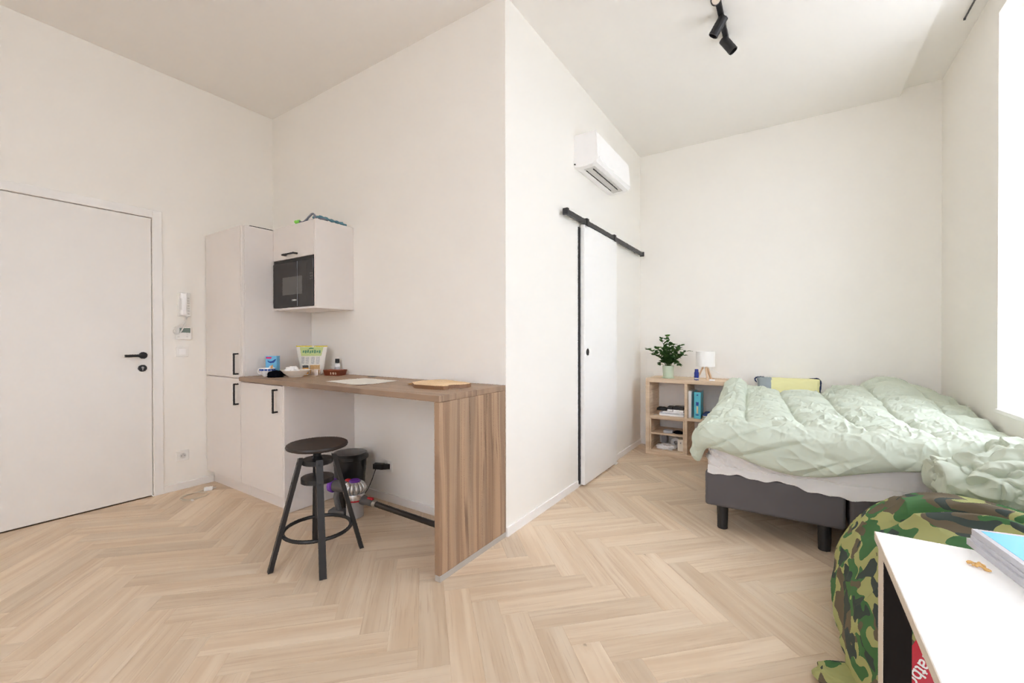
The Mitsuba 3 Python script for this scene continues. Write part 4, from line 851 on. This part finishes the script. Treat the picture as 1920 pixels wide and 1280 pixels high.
ed = lambda pts: pplace(tube(spline(pts, 30), [0.0038 + 0.0035 * abs(math.sin(i * 0.7)) for i in range(30)], 8))
part('trim', ed([(0.03, 0.128, 0.004), (0.15, 0.129, 0.004), (0.240, 0.130, 0.006), (0.247, 0.10, 0.004), (0.238, 0.0, 0.004)]), 'navy_cloth', k, True, label='dark blue ruffled trim')
part('trim', ed([(-0.247, 0.08, 0.004), (-0.250, 0.13, 0.006), (-0.228, 0.136, 0.008), (-0.18, 0.132, 0.004)]), 'navy_cloth', k, True, label='dark blue ruffled trim')

# duvet
na, nb = 460, 430
ss = lambda a, b, x: (lambda t: t * t * (3 - 2 * t))(np.clip((x - a) / (b - a), 0, 1))
XL, YF = -0.400, 2.905                      # where it starts to hang
ga = np.linspace(0, 1, na)[:, None] * np.ones((1, nb)); gb = np.ones((na, 1)) * np.linspace(0, 1, nb)[None, :]
a0 = XL - (0.150 + 0.085 * np.exp(-((gb - 0.12) / 0.16) ** 2) + 0.05 * np.exp(-((gb - 0.8) / 0.15) ** 2))
A2 = a0 + (1.004 - a0) * ga
b0 = YF - (0.130 + 0.115 * np.exp(-((A2 - 0.03) / 0.34) ** 2) + 0.03 * np.exp(-((A2 + 0.55) / 0.08) ** 2))
back = 4.40 + 0.10 * ss(0.20, 0.34, A2) * 1.9 + 0.02 * np.sin(A2 * 9) - 0.08 * np.exp(-((A2 - 0.0) / 0.22) ** 2) - 0.10 * ss(-0.36, -0.46, A2)
B2 = b0 + (back - b0) * gb
dl, df = np.maximum(0, XL - A2), np.maximum(0, YF - B2)
dd = np.hypot(dl, df) + 1e-9; ex, ey = -dl / dd, -df / dd
r_ = 0.085; arc = np.minimum(dd, r_ * math.pi / 2); beyond = np.maximum(0, dd - r_ * math.pi / 2)
out = r_ * np.sin(arc / r_) + 0.10 * beyond; down = r_ * (1 - np.cos(arc / r_)) + beyond
X0, Y0 = np.maximum(A2, XL) + ex * out, np.maximum(B2, YF) + ey * out
P3 = lambda f, s=0: np.stack([A2 * f, B2 * f, 0 * A2 + s], -1)
H0 = 0.612 + 0.075 * ss(3.0, 4.3, B2)
H0 += 0.125 * np.exp(-(((A2 - 0.66) / 0.24) ** 2 + ((B2 - 4.42) / 0.26) ** 2)) + 0.02 * np.exp(-(((A2 - 0.55) / 0.35) ** 2 + ((B2 - 3.9) / 0.3) ** 2))
H0 += 0.105 * np.exp(-(((A2 + 0.42) / 0.10) ** 2 + ((B2 - 4.16) / 0.24) ** 2))
H0 -= 0.035 * np.exp(-(((A2 - 0.98) / 0.12) ** 2)) * (B2 > 0) - 0.02 * np.exp(-(((A2 - 0.9) / 0.2) ** 2 + ((B2 - 2.9) / 0.25) ** 2))
H0 += 0.03 * np.exp(-(((B2 - 2.98) / 0.10) ** 2)) * ss(-0.45, -0.2, A2)
# quilting: squares with sunk seams, sheared a little
wob = 0.05 * (meshkit.noise(P3(2.2), 3) - 0.5)
qa, qb = (A2 + 0.10 * (B2 - 3.6) + wob) / 0.285, (B2 - 0.06 * A2 + wob) / 0.29
seam = np.minimum(np.abs(qa - np.round(qa)), np.abs(qb - np.round(qb)) * 1.02)
quilt = 1 - np.exp(-(seam / 0.055) ** 1.2)
puff = np.clip((0.5 - np.abs(qa - np.round(qa - 0.5) - 0.5)) * 2, 0, 1) ** 0.7 * np.clip((0.5 - np.abs(qb - np.round(qb - 0.5) - 0.5)) * 2, 0, 1) ** 0.7
infl = ss(2.88, 3.05, B2) * ss(XL - 0.02, XL + 0.10, A2)
w1_ = 0.35 * (meshkit.fbm(P3(3.0), 3, 21) - 0.5)
rw = ridged(np.stack([(A2 + w1_) * 5.5 + 2 * B2, (B2 + w1_) * 11, 0 * A2], -1), 31) ** 3
rw2 = ridged(np.stack([(A2 - w1_) * 15, (B2 + 1.3 * w1_) * 9, 0 * A2 + 4], -1), 37) ** 4
rw3 = ridged(np.stack([(A2 + w1_) * 22 + 5 * B2, (B2 - w1_) * 30, 0 * A2 + 9], -1), 41) ** 3
rw4 = ridged(np.stack([(A2 + 0.6 * w1_) * 34 - 9 * B2, (B2 - 0.6 * w1_) * 52, 0 * A2 + 3], -1), 47) ** 3
rw5 = ridged(np.stack([(A2 - 0.5 * w1_) * 13 - 8 * B2, (B2 + 0.7 * w1_) * 24, 0 * A2 + 13], -1), 59) ** 6
clus = ss(0.38, 0.66, meshkit.fbm(P3(3.4, 5), 2, 51))
pk = np.exp(-seam / 0.09)
wr = 0.012 * rw + clus * (0.011 * rw2 + 0.006 * rw3) + 0.002 * rw3 - 0.0045 * rw4 - 0.016 * pk * rw3 - clus * 0.008 * rw5 + 0.014 * (meshkit.fbm(P3(4.0, 2), 3, 61) - 0.5)
hang = ss(0.02, 0.12, dd)
tang = np.where(dl > df, B2, A2)
wr_h = -0.016 * ridged(np.stack([(tang + 2.2 * dd + w1_ * 0.5) * 4.5, dd * 5, 0 * A2 + 6], -1), 77) ** 6 + 0.012 * ridged(np.stack([(tang + 1.8 * dd + w1_ * 0.4) * 6, dd * 7, 0 * A2 + 2], -1), 71) ** 3 + 0.006 * ridged(np.stack([(tang - 1.2 * dd) * 13, dd * 16 + w1_, 0 * A2 + 2], -1), 73) ** 3 + 0.026 * (meshkit.fbm(P3(5, 7), 3, 81) - 0.5)
bump = infl * (0.037 * puff ** 0.8 + 0.013 * quilt + wr) + (1 - infl) * (0.018 + 0.6 * wr * (1 - hang) + wr_h)
Z0 = H0 - down
base_ = np.stack([X0, Y0, Z0], -1)
def gnormals(G):
    du, dv = np.gradient(G, axis=0), np.gradient(G, axis=1); n = np.cross(du, dv); return n / (np.linalg.norm(n, axis=-1, keepdims=True) + 1e-12)
NB = gnormals(base_)
edge = np.minimum(np.minimum(ga, 1 - ga) / 0.03, np.minimum(gb, 1 - gb) / 0.035); edge = np.sqrt(1 - (1 - np.clip(edge, 0, 1)) ** 2)
top = base_ + NB * (bump * (0.25 + 0.75 * edge) + 0.012 * edge)[..., None]
bot = base_ - NB * (0.002 + 0.016 * edge)[..., None]
top[..., 0] = np.minimum(top[..., 0], XE - 0.004); bot[..., 0] = np.minimum(bot[..., 0], XE - 0.004)
dv = grid_solid(top, bot)
# bunched corner hanging over the foot of the bed at right
def crumple(c, sc, seed, sub=6):
    m = trimesh.creation.icosphere(sub, 1.0); v = m.vertices.copy(); q = v * sc
    w = 0.10 * (np.stack([meshkit.fbm(q * 7 + s, 2, seed + s) for s in (1, 2, 3)], -1) - 0.5)
    f1 = ridged((q + w) * [6.0, 6.5, 5.0] + seed, seed) ** 3; f2 = ridged((q - w) * [12, 12, 9] + 3 * seed, seed + 5) ** 4; f3 = ridged((q + w) * [26, 26, 20] + seed, seed + 9) ** 4
    g1 = ridged((q + 1.3 * w) * [9, 9, 7] + 5 * seed, seed + 15) ** 5; g2 = ridged((q - w) * [19, 19, 15] + 7 * seed, seed + 19) ** 5
    d = 0.050 * (f1 - 0.3) + 0.026 * (f2 - 0.2) - 0.040 * g1 - 0.018 * g2 + 0.006 * f3 + 0.075 * (meshkit.fbm(q * 5 + seed, 2, seed) - 0.5)
    m.vertices = q + m.vertex_normals * d[:, None] + c; return m
lump = crumple(A_([0.780, 2.665, 0.550]), A_([0.262, 0.172, 0.118]), 6)
lump2 = crumple(A_([0.890, 2.750, 0.655]), A_([0.165, 0.14, 0.060]), 12, 5)
for l_ in (lump, lump2): l_.vertices[:, 0] = np.minimum(l_.vertices[:, 0], XE - 0.004)
single('duvet', [dv, lump, lump2], 'duvet_cloth', 'crumpled pale sage green duvet spread over the bed', 'duvet', True)

# ---------------------------------------------------------------- bean bag
m = trimesh.creation.icosphere(7, 1.0); v = m.vertices.copy()
sg = v * (v ** 2 + 0.03) ** ((np.array([0.52, 0.54, 0.70]) - 1) / 2)
bag = sg * [0.448, 0.650, 1.0] + [0.606, 2.135, 0.0]
bag[:, 2] = 0.085 + np.where(sg[:, 2] > 0, 0.455, 0.13) * sg[:, 2]
bag[:, 0] += 0.15 * np.clip(bag[:, 2] / 0.53, 0, 1) ** 2 * np.clip(0.62 - bag[:, 0], 0, 0.5) / 0.5
hx, hy, hz = sg.T
top_ = ss(0.2, 0.75, hz)
bag[:, 2] -= top_ * (0.10 * ss(2.42, 2.66, bag[:, 1]) + 0.035 * ss(0.5, 0.95, bag[:, 0]))
bag[:, 2] -= top_ * 0.07 * ss(2.0, 1.55, bag[:, 1])
cr = bag[:, 1] - (2.13 + 0.05 * np.sin(5 * bag[:, 0]) - 0.05 * (bag[:, 0] - 0.3))
bag[:, 2] -= top_ * ss(0.22, 0.42, bag[:, 0]) * (0.060 * np.exp(-(cr / 0.030) ** 2) - 0.018 * np.exp(-((cr + 0.07) / 0.05) ** 2) - 0.014 * np.exp(-((cr - 0.09) / 0.06) ** 2))
w_ = 0.4 * (meshkit.fbm(bag * 3, 2, 5) - 0.5)
nb_ = m.vertex_normals
fold = ridged(np.c_[bag[:, 0] * 3.4 + w_, bag[:, 1] * 9 + 2 * w_, bag[:, 2] * 5], 15) ** 4 * (0.35 + 0.65 * np.exp(-(cr / 0.16) ** 2))
bag += nb_ * (0.016 * fold + 0.045 * (meshkit.fbm(bag * 3.2 + 4, 3, 25) - 0.5) + 0.010 * ridged(bag * [9, 9, 6] + 2, 35)[:] ** 4)[:, None]
bag[:, 2] = np.maximum(bag[:, 2], 0.001); bag[:, 0] = np.minimum(bag[:, 0], XE - 0.006); bag[:, 1] = np.minimum(bag[:, 1], BY0 - 0.006)
m.vertices = bag
cn = blob((0, 0, 0), (0.130, 0.085, 0.040), 8, 0.35, 1.2, 4); cn.vertices += [0.196, 1.795, 0.001]
k = thing('bean_bag', 'green camouflage bean bag between the bed and the white desk', 'bean bag')
part('cover', m, 'camo', k, True)
part('corner_flap', cn, 'camo', k, True)
TAG_ANGLE = 66.0
tp = A_([0.305, 1.50, 0.300]); i_ = np.argmin(((bag - tp) ** 2 * [1, 0.15, 1]).sum(1) + 9 * (bag[:, 1] > 2.0))
to = bag[i_] + A_([0, -0.016, 0.0]); view = to - EYE; view /= np.linalg.norm(view)
R_t = np.cross(view, [0, 0, 1]); R_t /= np.linalg.norm(R_t); D_t = np.cross(view, R_t); N_t = -view
ta = math.radians(TAG_ANGLE); rd = -R_t * math.cos(ta) + D_t * math.sin(ta); ut = R_t * math.sin(ta) + D_t * math.cos(ta)
to = to + rd * 0.018 - ut * 0.012
tg = part('tag', frame_mesh(to, rd, ut, N_t, [(-0.07, -0.034), (0.07, -0.034), (0.07, 0.034), (-0.07, 0.034)], 0.0025), 'red', k, label='red sewn label')
part('lettering', text_on(to - rd * 0.036 - ut * 0.008 + N_t * 0.0025, rd, ut, N_t, 'fatboy', 0.026, 0.0008, True), 'paper_white', tg)

# ---------------------------------------------------------------- desk in the foreground
DX0, DX1, DYa, DYb, DZ = 0.157, 0.985, 0.46, 1.236, 0.740
k = thing('desk', 'white desk with beige edges in the right foreground', 'desk')
part('top', box(DX0 + 0.001, DX1, DYa, DYb - 0.001, DZ - 0.018, DZ, 0.0008), 'desk_white', k)
part('edge_band', box(DX0, DX0 + 0.001, DYa, DYb, DZ - 0.0185, DZ - 0.0004, 0), 'desk_edge', k); part('edge_band', box(DX0, DX1, DYb - 0.001, DYb, DZ - 0.0185, DZ - 0.0004, 0), 'desk_edge', k)
for xa in (DX0 + 0.004, DX1 - 0.050):
    for ya in (DYa + 0.02, DYb - 0.072):
        lg = part('leg', box(xa + 0.0015, xa + 0.046, ya, ya + 0.05, 0, DZ - 0.019, 0.0008), 'desk_black', k, label='black leg with a beige side')
        part('leg_side', box(xa, xa + 0.0015, ya - 0.0005, ya + 0.0505, 0, DZ - 0.019, 0), 'desk_edge', lg)
e1, e2 = A_([0.155, -0.988]), A_([0.988, 0.155])
def mag(name, o, w, l, z0, h, cover, label):
    """flat booklet: o = far left corner, w along e2, l along e1"""
    k = thing(name, label, 'magazine'); o = A_(o)
    def pl(a0, a1, b0, b1): return [o + e2 * a0 + e1 * b0, o + e2 * a0 + e1 * b1, o + e2 * a1 + e1 * b1, o + e2 * a1 + e1 * b0]
    part('pages', prism(pl(0.002, w - 0.001, 0.002, l - 0.002), z0 + 0.001, z0 + h - 0.001), 'grey_cover', k)
    part('cover', [prism(pl(0, w, 0, l), z0, z0 + 0.001), prism(pl(0, w, 0, l), z0 + h - 0.001, z0 + h), prism(pl(0, 0.0015, 0, l), z0 + 0.001, z0 + h - 0.001)], 'grey_cover', k)
    if cover:
        part('picture', prism(pl(0.010, w - 0.004, 0.010, l * 0.46), z0 + h, z0 + h + 0.0005), 'cover_blue', k, label='bright blue cover picture')
        part('picture', prism(pl(0.010, w - 0.004, l * 0.46, l - 0.006), z0 + h, z0 + h + 0.0005), 'cover_dark', k, label='dark blue cover picture')
mag('magazine', (0.308, 1.262), 0.212, 0.298, DZ + 0.0005, 0.013, False, 'grey magazine at the bottom of the stack on the white desk')
mag('magazine', (0.313, 1.258), 0.210, 0.297, DZ + 0.0137, 0.008, False, 'grey magazine in the middle of the stack on the white desk')
mag('magazine', (0.315, 1.260), 0.210, 0.297, DZ + 0.0219, 0.013, True, 'magazine with a bright blue cover on top of the stack')
pe = [tube(spline([(0.281, 1.150, DZ + 0.003), (0.290, 1.148, DZ + 0.006), (0.298, 1.139, DZ + 0.004), (0.309, 1.132, DZ + 0.003)], 14), [0.0022 + 0.0012 * math.sin(i * 1.3) for i in range(14)], 6),
      tube(spline([(0.291, 1.139, DZ + 0.003), (0.297, 1.146, DZ + 0.008), (0.303, 1.142, DZ + 0.004)], 10), [0.002 + 0.001 * math.sin(i * 1.7) for i in range(10)], 6),
      tube(spline([(0.286, 1.143, DZ + 0.003), (0.294, 1.141, DZ + 0.005), (0.304, 1.137, DZ + 0.003)], 10), 0.002, 6)]
single('dried_peel', pe, 'crumb', 'small dried orange brown peel on the white desk beside the magazines', 'peel', True)

# ---------------------------------------------------------------- groups of repeats
for stem, g in (('wall_socket', 'white wall sockets'), ('notebook', 'notebooks and pads stacked in the shelf'), ('gadget_box', 'small black and white boxes on the notebooks'), ('book', 'books in the upper right compartment'),
                ('magazine', 'magazines stacked on the desk'), ('bed_base', 'box springs of the bed')):
    for key, d in labels.items():
        if '__' not in key and (key == stem or (key.startswith(stem + '_') and key[len(stem) + 1:].isdigit())): d['group'] = g
